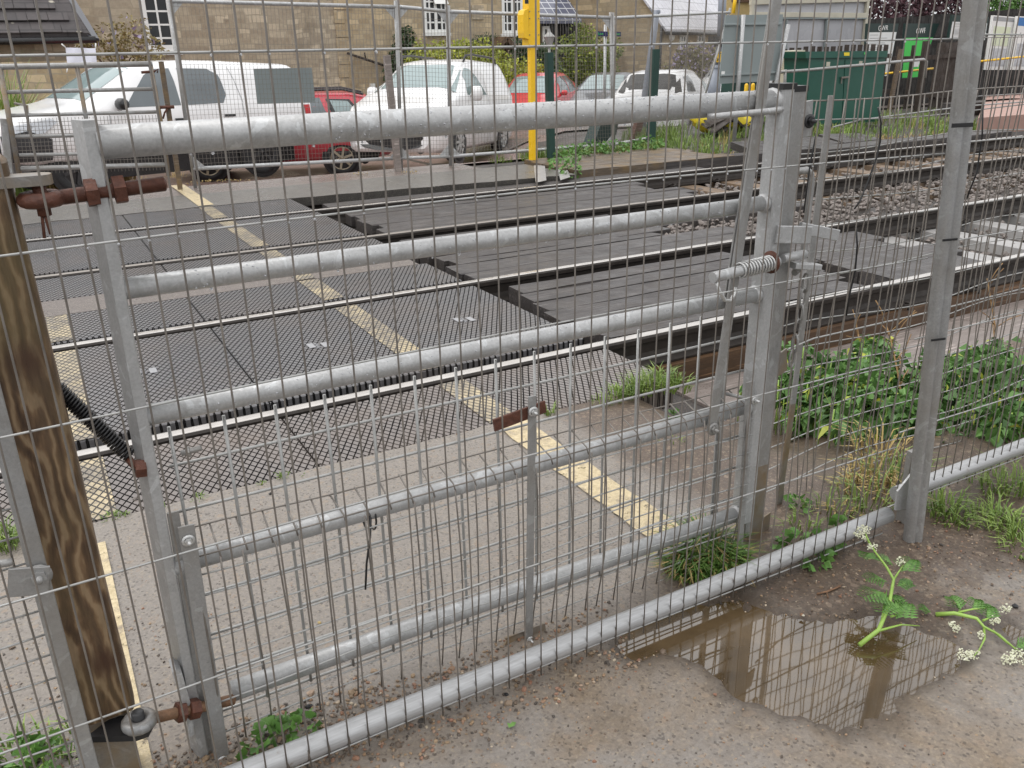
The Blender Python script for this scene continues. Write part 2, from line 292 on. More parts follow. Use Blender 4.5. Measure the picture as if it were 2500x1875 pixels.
def roof(name, a, b, rot=0, pale=None, bw=.3, rh=.2):
    k = NM(name); bt = k.n('ShaderNodeTexBrick'); sep = k.n('ShaderNodeSeparateXYZ'); k.l(k.tc.outputs['Object'], sep.inputs[0]); cb = k.n('ShaderNodeCombineXYZ')
    k.l(k.math('ADD', k.math('MULTIPLY', sep.outputs[0], math.cos(rot)), k.math('MULTIPLY', sep.outputs[1], math.sin(rot))), cb.inputs[0]); k.l(sep.outputs[2], cb.inputs[1]); k.l(cb.outputs[0], bt.inputs['Vector'])
    for n_, v_ in (('Scale', 1.0), ('Mortar Size', .012), ('Brick Width', bw), ('Row Height', rh)): bt.inputs[n_].default_value = v_
    bt.inputs['Color1'].default_value = (*a, 1); bt.inputs['Color2'].default_value = (*b, 1); bt.inputs['Mortar'].default_value = (*[x*.35 for x in b], 1)
    c = k.mix(.3, bt.outputs['Color'], k.ramp(k.noise(7, 8, .7), (.3, tuple(x*.5 for x in b)), (.7, tuple(x*1.5 for x in a))))
    if pale: c = k.mix(k.ramp(k.vor(3.4, out='Distance'), (.12, .9), (.2, 0.0)), c, pale)
    return k.set(c, .7 if pale else .4, bump=bt.outputs['Fac'], bs=-.6, bd=.03)
M['roof_dark'] = roof('dark stone slates', (.06, .05, .05), (.036, .031, .032), 0, (.4, .37, .3), .38, .16)
M['roof_pale'] = roof('pale wet slates', (.62, .62, .66), (.52, .52, .57), .5, None, .45, .3); M['roof_far'] = roof('brown stone slates', (.15, .13, .115), (.09, .08, .07), .3)
k = NM('solar panels'); bt = k.n('ShaderNodeTexBrick'); k.l(k.coord((1, 1, 1)), bt.inputs['Vector']); sep = k.n('ShaderNodeSeparateXYZ'); k.l(k.tc.outputs['Object'], sep.inputs[0]); cb = k.n('ShaderNodeCombineXYZ'); k.l(sep.outputs[0], cb.inputs[0]); k.l(sep.outputs[2], cb.inputs[1]); k.l(cb.outputs[0], bt.inputs['Vector'])
bt.offset = 0
for n_, v_ in (('Scale', 1.0), ('Mortar Size', .016), ('Brick Width', .3), ('Row Height', .2)): bt.inputs[n_].default_value = v_
bt.inputs['Color1'].default_value = (.13, .14, .2, 1); bt.inputs['Color2'].default_value = (.15, .16, .22, 1); bt.inputs['Mortar'].default_value = (.6, .62, .66, 1); M['solar'] = k.set(bt.outputs['Color'], .15)
M['glass'] = simple('window glass', (.022, .024, .027), .12, 0, .4, 1.5, spec=.35); M['tint'] = simple('black tinted glass', (.02, .022, .024), .08, 0, .2, 1.0, spec=.4); M['white_frame'] = simple('white paint', (.78, .78, .76), .4, 0, .06); M['white_panel'] = simple('white sheet', (.76, .76, .86), .6, 0, .05, 2)
M['car_glass'] = simple('car glass', (.22, .29, .29), .05, 0, .15, 1.0, spec=.9); M['car_glass_dark'] = simple('dark car glass', (.10, .12, .13), .05, 0, .2, 1.0, spec=.8)
def paint(name, c, r=.16):
    k = NM(name); k.b.inputs['Coat Weight'].default_value = .6; k.b.inputs['Coat Roughness'].default_value = .05
    d = k.noise(2.5, 6, .7); return k.set(k.ramp(d, (.3, tuple(x*.88 for x in c)), (.7, c)), r+.15)
M['white_car'] = paint('white car paint', (.82, .82, .82)); M['red_car'] = paint('red car paint', (.55, .02, .03)); M['grey_car'] = paint('dark grey car paint', (.05, .053, .065)); M['pink_red'] = paint('faded red paint', (.5, .035, .055))
M['alloy'] = simple('alloy wheel', (.55, .55, .54), .3, .5, .1); M['alloy_tan'] = simple('dusty alloy wheel', (.42, .37, .27), .4, .3, .2); M['steelwheel'] = simple('dark wheel', (.04, .04, .042), .45, .3, .2)
M['redlamp'] = simple('red lamp', (.5, .015, .02), .15, 0, .1); M['clearlamp'] = simple('clear lamp', (.55, .57, .6), .1, .4, .2)
M['yellow'] = simple('yellow paint', (.86, .52, .012), .35, 0, .06); M['yellow_bag'] = simple('yellow sheet', (.8, .62, .03), .45, 0, .15, 3, .3); M['sign_grey'] = simple('grey sign back', (.235, .27, .27), .5, 0, .06, 2)
M['cab_green'] = simple('green cabinet paint', (.012, .085, .06), .4, 0, .12, 4); M['cab_cream'] = simple('cream cabinet', (.5, .46, .36), .5, 0, .1, 4); M['dkgreen'] = simple('dark green post', (.01, .045, .035), .5, 0, .2, 8)
M['gwr'] = simple('dark green board', (.012, .032, .028), .4, 0, .1); M['paper'] = simple('poster paper', (.72, .73, .72), .5, 0, .04, 3); M['lime'] = simple('bright green poster', (.06, .55, .09), .5, 0, .05, 3); M['ink'] = simple('grey print', (.3, .31, .32), .6, 0, .1)
M['navy'] = simple('navy sign', (.02, .02, .09), .4, 0, .1); M['signgreen'] = simple('green lettering', (.04, .55, .12), .5, 0, .05); M['cream'] = simple('cream frame', (.5, .47, .38), .5, 0, .12, 3); M['obscure'] = simple('obscured glass', (.42, .42, .44), .25, 0, .08, 1.2)
M['render'] = simple('yellow render', (.4, .3, .13), .8, 0, .15, 3); M['lampgrey'] = simple('grey lamp post', (.21, .23, .27), .45, .1, .08, 4); M['brickpink'] = simple('platform surface', (.36, .22, .18), .6, 0, .12, 5)
M['blue'] = simple('blue paint', (.03, .15, .4), .5, 0, .1); M['card'] = simple('pale poster', (.62, .68, .5), .5, 0, .08, 4); M['picture'] = simple('poster picture', (.45, .47, .5), .5, 0, .4, 9)
def leaf(name, a, b, rough=.5, sc_=6):
    k = NM(name); g = k.n('ShaderNodeNewGeometry'); c = k.ramp(g.outputs['Random Per Island'], (0, a), (1, b)); c = k.mix(.35, c, k.ramp(k.noise(sc_, 4), (.3, tuple(x*.5 for x in a)), (.7, tuple(min(1, x*1.5) for x in b))))
    k.b.inputs['Subsurface Weight'].default_value = 0; return k.set(c, rough)
M['leaf'] = leaf('green leaves', (.05, .13, .025), (.14, .28, .06)); M['leaf_yel'] = leaf('yellow green leaves', (.16, .22, .02), (.40, .42, .05)); M['leaf_dark'] = leaf('dark ivy leaves', (.02, .05, .018), (.06, .10, .035)); M['leaf_wist'] = leaf('wisteria foliage', (.10, .11, .04), (.24, .21, .10)); M['lilac'] = leaf('lilac flowers', (.24, .2, .32), (.42, .36, .52)); M['leaf_olive'] = leaf('mixed hedge leaves', (.07, .12, .02), (.22, .26, .05)); M['leaf_purple'] = leaf('purple leaves', (.035, .012, .018), (.10, .04, .05))
M['grass_deep'] = leaf('deep green blades', (.03, .085, .015), (.13, .23, .04), .5); M['grass'] = leaf('grass blades', (.07, .15, .025), (.24, .32, .07), .5); M['grass_dry'] = leaf('dry grass', (.25, .17, .05), (.5, .38, .16), .7); M['straw'] = leaf('dead stems', (.14, .075, .03), (.36, .22, .09), .7); M['umbel'] = leaf('cream flowers', (.55, .56, .34), (.8, .8, .62), .6); M['stalk'] = leaf('fresh stalk', (.20, .36, .05), (.32, .48, .10), .35); M['reddry'] = leaf('russet weeds', (.22, .08, .03), (.36, .17, .07), .7)
# ------------------------------------------------------------------ the lie of the land
def ss(a, b, x): t = max(0., min(1., (x-a)/(b-a))); return t*t*(3-2*t)
def lerp_tab(x, tab):
    for (x0, y0), (x1, y1) in zip(tab, tab[1:]):
        if x <= x1: return y0+(y1-y0)*max(0, (x-x0)/(x1-x0))
    return tab[-1][1]
def hz(X, Y):
    """height of the land"""
    if Y < 2.76:
        a = -.02; b = lerp_tab(Y, [(0, -.02), (1.75, -.03), (2.5, -.30), (3, -.30)]); return a+(b-a)*ss(2.0, 2.6, X)
    if Y < 9.05: return -.30 if Y < 3.3 and X > 2.3 else -.24
    left = lerp_tab(Y, [(9, -.03), (10.7, -.03), (14, -.5), (17, -.85), (30, -.95)]); right = lerp_tab(Y, [(9, -.06), (13, -.03), (16, -.2), (24, -.6)])
    return left+(right-left)*ss(7.5, 9.5, X)
def grid(xs, ys, fz, mat, name, label=None, kind='structure'):
    b = MB(); n = len(xs); b.add([(x, y, fz(x, y)) for y in ys for x in xs], [(j*n+i, j*n+i+1, (j+1)*n+i+1, (j+1)*n+i) for j in range(len(ys)-1) for i in range(n-1)], True)
    return struct(name, b, mat, kind)
fr = lambda a, b, s: [a+(b-a)*i/max(1, round((b-a)/s)) for i in range(max(1, round((b-a)/s))+1)]
xs = [-900, -200, -60, -25]+fr(-12, 32, .8)+[45, 80, 200, 900]
ys = [-300, -60, -15, -4, 0, .5, 1, 1.75, 2.5, 2.74, 2.77, 3.29, 3.31, 5, 7, 9.04, 9.06]+fr(10.7, 30, .8)+[45, 90, 300, 1200]
grid(xs, ys, lambda x, y: hz(x, y)-(.05 if y < 2.76 else (.02 if y > 9.05 else 0)), M['bed'], 'ground')
# near ground with the puddle hollow
PUD = [(at(px, py, z=0), r, d) for px, py, r, d in ((1600, 1535, .10, .013), (1700, 1520, .12, .015), (1560, 1585, .05, .009), (1820, 1545, .13, .017), (1860, 1630, .12, .016), (1980, 1625, .14, .018), (2020, 1700, .085, .012), (2130, 1610, .13, .016), (2235, 1600, .10, .012), (2290, 1580, .07, .011), (2460, 1540, .07, .013), (2150, 1550, .09, .011), (1950, 1550, .09, .010))]
def nz_(x, y):
    z = hz(x, y)+.02
    n = noise.noise((x*5, y*5, 0))*.006+noise.noise((x*17, y*17, 3))*.004+noise.noise((x*45, y*45, 7))*.0022
    z += n*(1.2 if x > 1.3 else .7)
    d = sum(dd*math.exp(-((x-c.x)**2+(y-c.y)**2)/(r*r)) for c, r, dd in PUD)
    z += (noise.noise((x*26, y*26, 11))*.0035+noise.noise((x*60, y*60, 5))*.002)*min(1, d/.004)
    return z-min(d, .024)
k = NM('trodden ground'); sep = k.n('ShaderNodeSeparateXYZ'); k.l(k.tc.outputs['Object'], sep.inputs[0])
fine = k.noise(95, 7, .75); g2 = k.noise(30, 6, .7); v1 = k.vor(170, out='Color'); sp = k.n('ShaderNodeSeparateColor'); k.l(v1, sp.inputs[0])
v3 = k.vor(70, out='Color'); sp3 = k.n('ShaderNodeSeparateColor'); k.l(v3, sp3.inputs[0])
tar = k.ramp(fine, (.28, (.165, .145, .126)), (.72, (.285, .255, .225))); mud = k.ramp(k.mix(.5, fine, g2), (.32, (.048, .031, .02)), (.68, (.135, .092, .063)))
big = k.noise(2.6, 6, .65, dist=.7); 
wobb = k.math('MULTIPLY', k.math('SUBTRACT', big, .5), 1.1)
def edge_(v, lo, hi, sg=1):
    mr = k.n('ShaderNodeMapRange'); mr.interpolation_type = 'SMOOTHSTEP'; k.l(k.math('ADD', v, k.math('MULTIPLY', wobb, sg)), mr.inputs[0]); mr.inputs[1].default_value = lo; mr.inputs[2].default_value = hi; return mr.outputs[0]
xm = edge_(sep.outputs[0], 1.05, 1.6); ym = edge_(sep.outputs[1], .92, 1.2); back = k.math('SUBTRACT', 1.0, k.math('MULTIPLY', edge_(sep.outputs[1], 1.52, 1.66, .2), k.math('SUBTRACT', 1.0, edge_(sep.outputs[0], 1.62, 1.78, .15))))
mudf = k.math('MULTIPLY', k.math('MULTIPLY', xm, ym), back); c = tar
brown = k.noise(1.7, 6, .65, k.coord((1, 1, 1), (0, 0, 1)), .5); c = k.mix(k.math('MULTIPLY', k.ramp(brown, (.44, 0.0), (.62, .75)), k.ramp(sep.outputs[1], (.0, 1.0), (1.0, .0)) if False else k.ramp(k.math('ADD', sep.outputs[1], k.math('MULTIPLY', big, .4)), (1.0, 1.0), (1.0, .25)) if False else k.math('MINIMUM', 1.0, k.math('MAXIMUM', .12, k.math('MULTIPLY', k.math('SUBTRACT', 1.75, sep.outputs[1]), 2.2)))), c, k.ramp(fine, (.3, (.115, .075, .038)), (.7, (.24, .165, .09))))
c = k.mix(k.math('MULTIPLY', mudf, .92), c, mud); c = k.mix(k.ramp(g2, (.66, 0.0), (.74, .5)), c, (.05, .036, .026))
c = k.mix(k.ramp(sp.outputs[0], (.88, 0.0), (.97, .4)), c, (.34, .28, .2)); c = k.mix(k.ramp(sp.outputs[1], (.88, 0.0), (.96, .6)), c, (.05, .04, .034)); c = k.mix(k.ramp(sp3.outputs[0], (.93, 0.0), (.98, .5)), c, (.28, .21, .15))
damp = k.ramp(k.math('ADD', sep.outputs[2], k.math('MULTIPLY', g2, .006)), (-.0085+.0, 1.0), (.002, 0.0)) if False else None
zz = k.n('ShaderNodeMapRange'); k.l(k.math('ADD', sep.outputs[2], k.math('MULTIPLY', k.math('SUBTRACT', g2, .5), .012)), zz.inputs[0]); zz.inputs[1].default_value = -.012; zz.inputs[2].default_value = -.001; zz.inputs[3].default_value = .8; zz.inputs[4].default_value = 0.0
near_x = k.math('MAXIMUM', 0.0, k.math('MINIMUM', 1.0, k.math('MULTIPLY', k.math('SUBTRACT', 1.55, sep.outputs[1]), 8.0)))
c = k.mix(k.math('MULTIPLY', zz.outputs[0], near_x), c, (.042, .028, .017))
M['trodden'] = k.set(c, k.ramp(big, (.35, .30), (.65, .62)), 0, bump=k.mix(.4, fine, g2), bs=.6, bd=.008)
grid(fr(-2.2, 5.2, .028), fr(.25, 2.75, .028), nz_, M['trodden'], 'near_ground')
k = NM('muddy water'); k.b.inputs['IOR'].default_value = 2.1
M['puddle'] = k.set(k.ramp(k.noise(4, 4), (.35, (.05, .032, .014)), (.65, (.12, .08, .04))), .03, bump=k.noise(14, 2, .4), bs=.03, bd=.004)
b = MB(); p = [at(px, py, z=0) for px, py in ((1420, 1460), (2499, 1440), (2640, 1620), (2200, 1860), (1840, 1800), (1400, 1660))]
b.quad(*[(q.x, q.y, -.0105) for q in p]); struct('puddle_water', b, M['puddle'])
# far side path, car park
b = MB(); b.b2((-14, 9.0, -.1), (5.1, 10.62, 0)); pa = at(1392, 428, z=0)
edge = [(5.1, 9.05)]; X = -14
b2 = MB(); top = []; bot = []
xx = fr(-3, 5.75, .09)
for i, X in enumerate(xx):
    yy = 8.98-max(0, (X-2.2))*.085+noise.noise((X*4, 0, 0))*.05; top.append((X, yy)); 
n = len(xx)
vs = [(x, y, .004) for x, y in top]+[(x, 9.9, .006) for x, y in top]+[(x+noise.noise((x*9, 4, 0))*.03, y+.04, -.09) for x, y in top]
b2.add(vs, [(i, i+1, n+i+1, n+i) for i in range(n-1)]+[(i+1, i, 2*n+i, 2*n+i+1) for i in range(n-1)]+[(n-1, 2*n-1, 3*n-1)])
struct('far_path', b, M['farpath']); struct('asphalt_edge', b2, M['asphalt'])
xs2 = fr(-14, 9.2, .8); ys2 = [10.62, 10.7]+fr(11.5, 40, .8)
grid(xs2, ys2, lambda x, y: hz(x, y)+.012-.4*ss(7.9, 8.8, x)*(1-ss(13, 15, y)), M['carpark'], 'car_park')
grid(fr(8, 26, .8), fr(15, 34, 1), lambda x, y: hz(x, y)+.02, M['strip'], 'car_park_lane')
# tarmac between the two tracks and outer fillers
b = MB(); b.b2((-3, 5.49, -.12), (2.30, 5.875, -.002)); struct('tarmac_strip', b, M['strip'])
b = MB(); b.quad((-.4, 1.6, .002), (1.62, 1.6, .002), (1.62, 2.745, .003), (-.4, 2.745, .003)); 
# yellow lines
def line(name, x0, x1, y0, y1, z, mat):
    b = MB(); b.quad((x0, y0, z), (x1, y0, z), (x1, y1, z), (x0, y1, z)); return struct(name, b, mat)
def gl(name, xa, xb, y0, y1, mat):   # painted line that follows the uneven near ground
    ys_ = fr(y0, y1, .03); xs_ = fr(xa, xb, .03); grid(xs_, ys_, lambda x, y: nz_(x, y)+.005, mat, name)
gl('yellow_line', 1.43, 1.56, 1.66, 2.73, M['line']); gl('yellow_line', -.11, -.012, .95, 2.60, M['line'])
for x0, x1 in ((1.425, 1.555), (-.07, .04)):
    for y0, y1 in ((2.76, 3.26), (3.47, 4.72), (4.92, 5.46)) if x0 < 1 else ((2.76, 3.26), (3.47, 4.72), (4.92, 5.46), (5.89, 6.52), (6.74, 8.0), (8.23, 8.95)): line('yellow_line', x0, x1, y0, y1, .0035, M['line_mat'])
    if x0 < 1: continue
    line('yellow_line', x0+.01, x1+.03, 9.02, 10.75, .010, M['line']); line('yellow_line', x0, x1, 5.5, 5.87, .003, M['line_mat'])
# ------------------------------------------------------------------ rubber mats
rows = [(2.75, 3.27, 'mat_mud', 'outside the nearest rail'), (3.47, 4.735, 'mat', 'between the two rails of the nearer track'), (4.905, 5.48, 'mat', 'beyond the second rail'), (5.88, 6.525, 'mat', 'just before the third rail'), (6.73, 8.02, 'mat', 'between the two rails of the farther track'), (8.215, 8.99, 'mat', 'beyond the farthest rail')]
logo = simple('worn mould mark', (.30, .30, .31), .45, 0, .2, 60)
for r, (y0, y1, mt, wh) in enumerate(rows):
    for c_, (x0, x1) in enumerate(((-1.6, .718), (.724, 2.355))):
        b = MB(); z1 = 0; c3 = .006
        b.add([(x0, y0, -.13), (x1, y0, -.13), (x1, y1, -.13), (x0, y1, -.13), (x0, y0, z1-c3), (x1, y0, z1-c3), (x1, y1, z1-c3), (x0, y1, z1-c3), (x0+c3, y0+c3, z1), (x1-c3, y0+c3, z1), (x1-c3, y1-c3, z1), (x0+c3, y1-c3, z1)],
              [(0, 1, 5, 4), (1, 2, 6, 5), (2, 3, 7, 6), (3, 0, 4, 7), (4, 5, 9, 8), (5, 6, 10, 9), (6, 7, 11, 10), (7, 4, 8, 11), (8, 9, 10, 11)])
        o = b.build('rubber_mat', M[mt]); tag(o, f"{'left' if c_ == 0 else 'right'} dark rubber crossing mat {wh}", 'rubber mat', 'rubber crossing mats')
        if r == 1:
            for lx, ly in ((.38, 3.93), (1.12, 3.95), (1.93, 3.98)) if c_ else ((.1, 3.94),):
                pass
        if r == 1:
            for px, py in (((355, 908),) if c_ == 0 else ((778, 845), (1135, 782))):
                q = at(px, py, z=0); b = MB(); w_ = .030; 
                for sx_ in (-1, 1): b.prism([(q.x+sx_*.034-.016, q.y-.03-.012*sx_, .002), (q.x+sx_*.034+.016, q.y-.03-.012*sx_, .002), (q.x+sx_*.034+.016, q.y+.045-.012*sx_, .002), (q.x+sx_*.034-.016, q.y+.045-.012*sx_, .002)], (0, 0, .002))
                for i in range(5): b.box((q.x+(-.008+.004*(i % 2)), q.y-.03+.017*i, .003), (.022, .006, .002), .5)
                b.build('mould_mark', logo, o)
# ------------------------------------------------------------------ rails
for yc, hm, lb in ((3.34, 'railhead', 'nearest bright railway rail, running under the lower half of the gate'), (4.82, 'railhead', 'second bright rail counted from the gate'), (6.61, 'rail_dull', 'third rail, dull and sunk between the rubber mats'), (8.12, 'railhead', 'farthest rail, beside the tarmac edge')):
    b = MB(); x0, x1 = -10, 60
    pr = [(-.07, -.159), (.07, -.159), (.07, -.148), (.02, -.13), (.009, -.10), (.009, -.05), (.034, -.036), (.036, -.012), (.028, -.002), (-.028, -.002), (-.036, -.012), (-.034, -.036), (-.009, -.05), (-.009, -.10), (-.02, -.13), (-.07, -.148)]
    zt = .005; b.prism([(x0, yc+y, z+zt) for y, z in pr], (x1-x0, 0, 0)); t = thing('rail', lb, 'rail', (0, yc, -.16), 'railway rails'); b.build('rail_body', M['railside'], t)
    b = MB(); hp = [(-.030, -.008), (-.026, -.0003), (-.016, .0012), (.016, .0012), (.026, -.0003), (.030, -.008)]
    b.prism([(x0+.01, yc+y, z+zt) for y, z in hp], (x1-x0-.02, 0, 0)); b.build('running_head', M[hm], t)
    b = MB()
    for X in fr(4.6, 15, .68):
        for sg in (-1, 1):
            b.tube([(X-.05, yc+sg*.075, -.14), (X-.02, yc+sg*.10, -.115), (X+.02, yc+sg*.06, -.12), (X+.05, yc+sg*.10, -.12), (X+.01, yc+sg*.12, -.15)], .011, 6)
    b.build('rail_clips', M['railside'], t)
# ------------------------------------------------------------------ timbers beside the mats
def tpanel(x0, x1, y0, y1, n, z, name, label, mat='dark_timber', saw=True, grp='cattle guard timbers'):
    t = thing(name, label, 'timber panel', ((x0+x1)/2, (y0+y1)/2, z-.1), grp); wd = (y1-y0)/n
    for i in range(n):
        b = MB(); ya = y0+i*wd; xa, xb = x0+rnd.uniform(-.05, .07), x1+rnd.uniform(-.35, .1)
        if saw: pr = [(ya+.0005, z-.010+rnd.uniform(-.004, .004)), (ya+wd*.985, z-.013+rnd.uniform(-.004, .004)), (ya+wd*.998, z-.16), (ya+.01, z-.16)]
        else: pr = [(ya+.004, z-.10), (ya+.004, z-.006), (ya+.012, z+rnd.uniform(-.004, .004)), (ya+wd-.012, z+rnd.uniform(-.004, .004)), (ya+wd-.003, z-.006), (ya+wd-.003, z-.1)]
        pr = pr if saw else pr[::-1]
        m_ = 12; vs = []; L = len(pr)
        for j in range(m_+1):
            x = xa+(xb-xa)*j/m_; vs += [(x+(noise.noise((y*40, i, 0))*.03 if j in (0, m_) else 0), y, zz+noise.noise((x*2.2, y*9, i))*.007) for y, zz in pr]
        fs = [(j*L+q, j*L+(q+1) % L, (j+1)*L+(q+1) % L, (j+1)*L+q) for j in range(m_) for q in range(L)]
        b.add(vs, fs+[tuple(range(L-1, -1, -1)), tuple(range(m_*L, m_*L+L))]); b.build('board', M[mat], t)
    return t
tpanel(2.52, 4.75, 3.46, 4.70, 6, -.02, 'timber_guard', 'sawtooth dark timbers between the nearer track rails beside the mats')
tpanel(4.85, 6.05, 3.46, 4.74, 4, -.05, 'timber_guard', 'split flat dark timbers farther along the nearer track', saw=False)
tpanel(2.50, 5.2, 4.92, 5.42, 2, -.035, 'timber_guard', 'smooth dark planks laid along the far side of the second rail', saw=False)
tpanel(2.56, 4.7, 5.45, 6.5, 6, -.03, 'timber_guard', 'sawtooth dark timbers in the gap between the two tracks')
tpanel(4.6, 6.6, 5.9, 6.5, 3, -.07, 'timber_guard', 'flat dark planks beside the third rail near the ballast', saw=False)
tpanel(2.62, 6.2, 6.72, 8.0, 7, -.04, 'timber_guard', 'wide dark timbers between the farther track rails', saw=False)
tpanel(2.55, 7.6, 8.24, 8.72, 2, -.05, 'timber_guard', 'long dark planks on the far side of the farthest rail', saw=False)
tpanel(5.85, 8.55, 8.78, 10.15, 5, .035, 'timber_walkway', 'low brown plank walkway on the grass beyond the tracks', 'brown_timber', False, None)
tpanel(9.9, 14.5, 8.55, 8.95, 1, .02, 'timber_plank', 'long grey plank lying along the farther track at right', 'dark_timber', False, None)
b = MB(); b.b2((7.2, 8.78, -.14), (10.6, 9.02, .02)); 
for i in range(3): b.prism([(9.0+i*.9, 9.03, -.08), (9.85+i*.9, 9.05, -.08), (9.85+i*.9, 9.5, -.02), (9.0+i*.9, 9.55, .01)], (0, 0, .1))
tag(b.build('old_sleeper', M['dark_timber']), 'broken dark timbers half buried in the grassy verge', 'timber')
b = MB(); b.b2((2.42, 3.235, -.36), (30, 3.43, -.158)); tag(b.build('edge_beam', M['rust_timber']), 'long brown timber beam carrying the nearest rail', 'timber beam')
b = MB(); b.b2((2.75, 2.72, -.42), (22, 3.23, -.285)); tag(b.build('kerb_timber', M['pale_timber']), 'wide pale wet timber lying below the brown beam', 'timber')
# sleepers and ballast
for tr, (y0, y1, lab) in enumerate(((3.0, 5.2, 'nearer'), (6.05, 8.7, 'farther'))):
    for i, X in enumerate(fr(5.65, 18, .66)):
        if tr == 1 and X < 6.4: continue
        b = MB(); xa, xb = X-.12, X+.12
        b.prism([(xa-.015, y0 if tr else 3.44, -.30), (xb+.015, y0 if tr else 3.44, -.30), (xb, y0 if tr else 3.44, -.163), (xa, y0 if tr else 3.44, -.163)], (0, y1-(y0 if tr else 3.44), 0))
        o = b.build('sleeper', M['sleeper'] if tr == 0 else M['sleeper_side']); tag(o, f"{'pale concrete' if tr == 0 else 'stained grey'} sleeper lying in ballast under the {lab} track", 'sleeper', f'sleepers of the {lab} track')
b = MB(); q = random.Random(3)
def stones(n, xr, yr, z, s):
    for _ in range(n):
        X = xr[0]+(xr[1]-xr[0])*q.random()**1.5; Y = q.uniform(*yr); r = q.uniform(.6, 1.25)*s
        b.blob((X, Y, z+q.uniform(-.02, .025)), (r, r*q.uniform(.6, .9), r*q.uniform(.5, .8)), j=.3)
stones(1500, (4.7, 15), (4.95, 5.95), -.135, .034); stones(900, (6.3, 16), (5.9, 6.5), -.15, .034); stones(700, (5.1, 12), (3.5, 4.7), -.20, .03); stones(900, (6.1, 16), (6.75, 8.0), -.19, .034); stones(500, (7.6, 16), (8.25, 8.8), -.13, .03); stones(120, (4.5, 5.4), (5.45, 5.9), -.09, .03)
struct('ballast', b, M['ballast'], 'stuff')

for q_ in (((1303, 404), (1330, 401), (1334, 440), (1308, 446)), ((1362, 412), (1384, 410), (1392, 432), (1368, 440))):
    b = MB(); b.quad(*[(p.x, p.y, .012) for p in (at(x, y, z=.012) for x, y in q_)][::-1]); struct('white_marking', b, M['sleeper'])
# ------------------------------------------------------------------ the pedestrian gate
GY = 1.57
gate = thing('pedestrian_gate', 'galvanised five bar pedestrian gate with wire mesh over its lower half', 'gate', (.1, GY, .05))
b = MB(); dx_ = -.014
pr = [(.078, GY+.022), (.0915, GY-.02), (.1085, GY-.02), (.111, GY-.017), (.111, GY+.022)]; b.add([(x+dx_, y, .0) for x, y in pr]+[(x, y, 1.302) for x, y in pr], [(4, 3, 2, 1, 0), (5, 6, 7, 8, 9)]+[(i, (i+1) % 5, 5+(i+1) % 5, 5+i) for i in range(5)]); b.build('hinge_stile', M['galv'], gate)
b = MB(); b.prism([(x, y, .10) for x, y in ((1.612, GY-.022), (1.616, GY-.026), (1.648, GY-.026), (1.652, GY-.022), (1.652, GY+.024), (1.612, GY+.024))], (0, 0, 1.195)); b.build('latch_stile', M['galv'], gate)
b = MB(); b.box((1.632, GY-.001, 1.3), (.046, .054, .014)); b.build('stile_cap', M['black'], gate)
bars = [(1.266, .0270), (1.022, .0188), (.784, .0198), (.464, .0202), (.124, .0222)]
drops = MB()
for z, r in bars:
    b = MB(); x0 = .108-.014*(1-z/1.3) if z > .2 else .165; b.tube([(x0, GY, z), (.6, GY, z+.001), (1.1, GY, z-.001), (1.614, GY, z)], r, 20)
    b.lathe([(r, -.006), (r+.005, .0), (r+.004, .006), (r, .014)], (1.602, GY, z), (1, 0, 0), 16)
    b.build('gate_bar', M['galv'], gate)
    if z > .7:
        for _ in range(230 if z > 1.2 else 120):
            x = rnd.uniform(.5 if z > 1.2 else .2, 1.6); a = rnd.uniform(-.1, 1.45)*math.pi*.5-.7; rr = rnd.uniform(.0009, .0022)
            drops.ball((x, GY-math.cos(a)*r, z+math.sin(a)*r), rr, 4, .8)
    x = .25
    while x < 1.58: drops.ball((x, GY-.002, z-r-.0015), rnd.uniform(.0016, .0034), 5, 1.15); x += rnd.uniform(.03, .2)
o = drops.build('water_drops', M['drop'], gate); o['kind'] = 'stuff'
def wmesh(b, X0, X1, Z0, Z1, dx, dz, r, f, n=5, step=.12, wob=.002, seed=1, zx=None):
    """square wire mesh; f(x, z) gives the depth"""
    q = random.Random(seed); x = X0
    while x <= X1+1e-6:
        j = q.uniform(-wob, wob)*2; zs = fr(Z0, Z1, step); ph = q.uniform(0, 6)
        b.tube([(x+j+math.sin(z*7+ph)*wob, f(x, z)-r, z) for z in zs], r, n); x += dx
    z = Z0+.002; b.mi = 1  # horizontals take the paler slot, as if lit from above
    while z <= Z1+1e-6:
        xs_ = fr(X0-.012, X1+.012, .10); ph = q.uniform(0, 6)
        b.tube([(x, f(x, z)+r*.8, z+math.sin(x*5+ph)*wob*1.4) for x in xs_], r, n); z += dz
    b.mi = 0
b = MB(); wmesh(b, .14, 1.60, .06, .745, .1, .1, .0034, lambda x, z: GY+.024, 6, .2, .0006, 4); b.build('back_mesh', [M['wire_pale_lit'], M['wire_pale_lit']], gate)
b = MB(); bulge = lambda x, z: GY-.03-.010*math.sin(max(0, min(1, z/.5))*3.14)*(1+.5*math.sin(x*9)) + (.02*max(0, .16-z)/.16)
wmesh(b, .135, 1.59, -.01, .475, .0515, .0505, .0020, bulge, 5, .06, .004, 8)
q = random.Random(5); x = .135
while x < 1.595:   # the mesh folds back over the fourth bar
    t_ = q.uniform(-.006, .006); b.tube([(x, GY-.03, .47), (x-.002, GY-.024, .487), (x-.006+t_, GY+.035+t_, .512+t_*.4)], .0020, 5); x += .0515
b.tube([(x_, GY+.034+.004*math.sin(x_*11), .512+.003*math.sin(x_*8)) for x_ in fr(.12, 1.6, .08)], .0020, 5)
b.tube([(x_, GY-.026, .483) for x_ in fr(.12, 1.6, .2)], .0020, 5)
b.build('front_mesh', [M['wire'], M['wire_pale_lit']], gate)
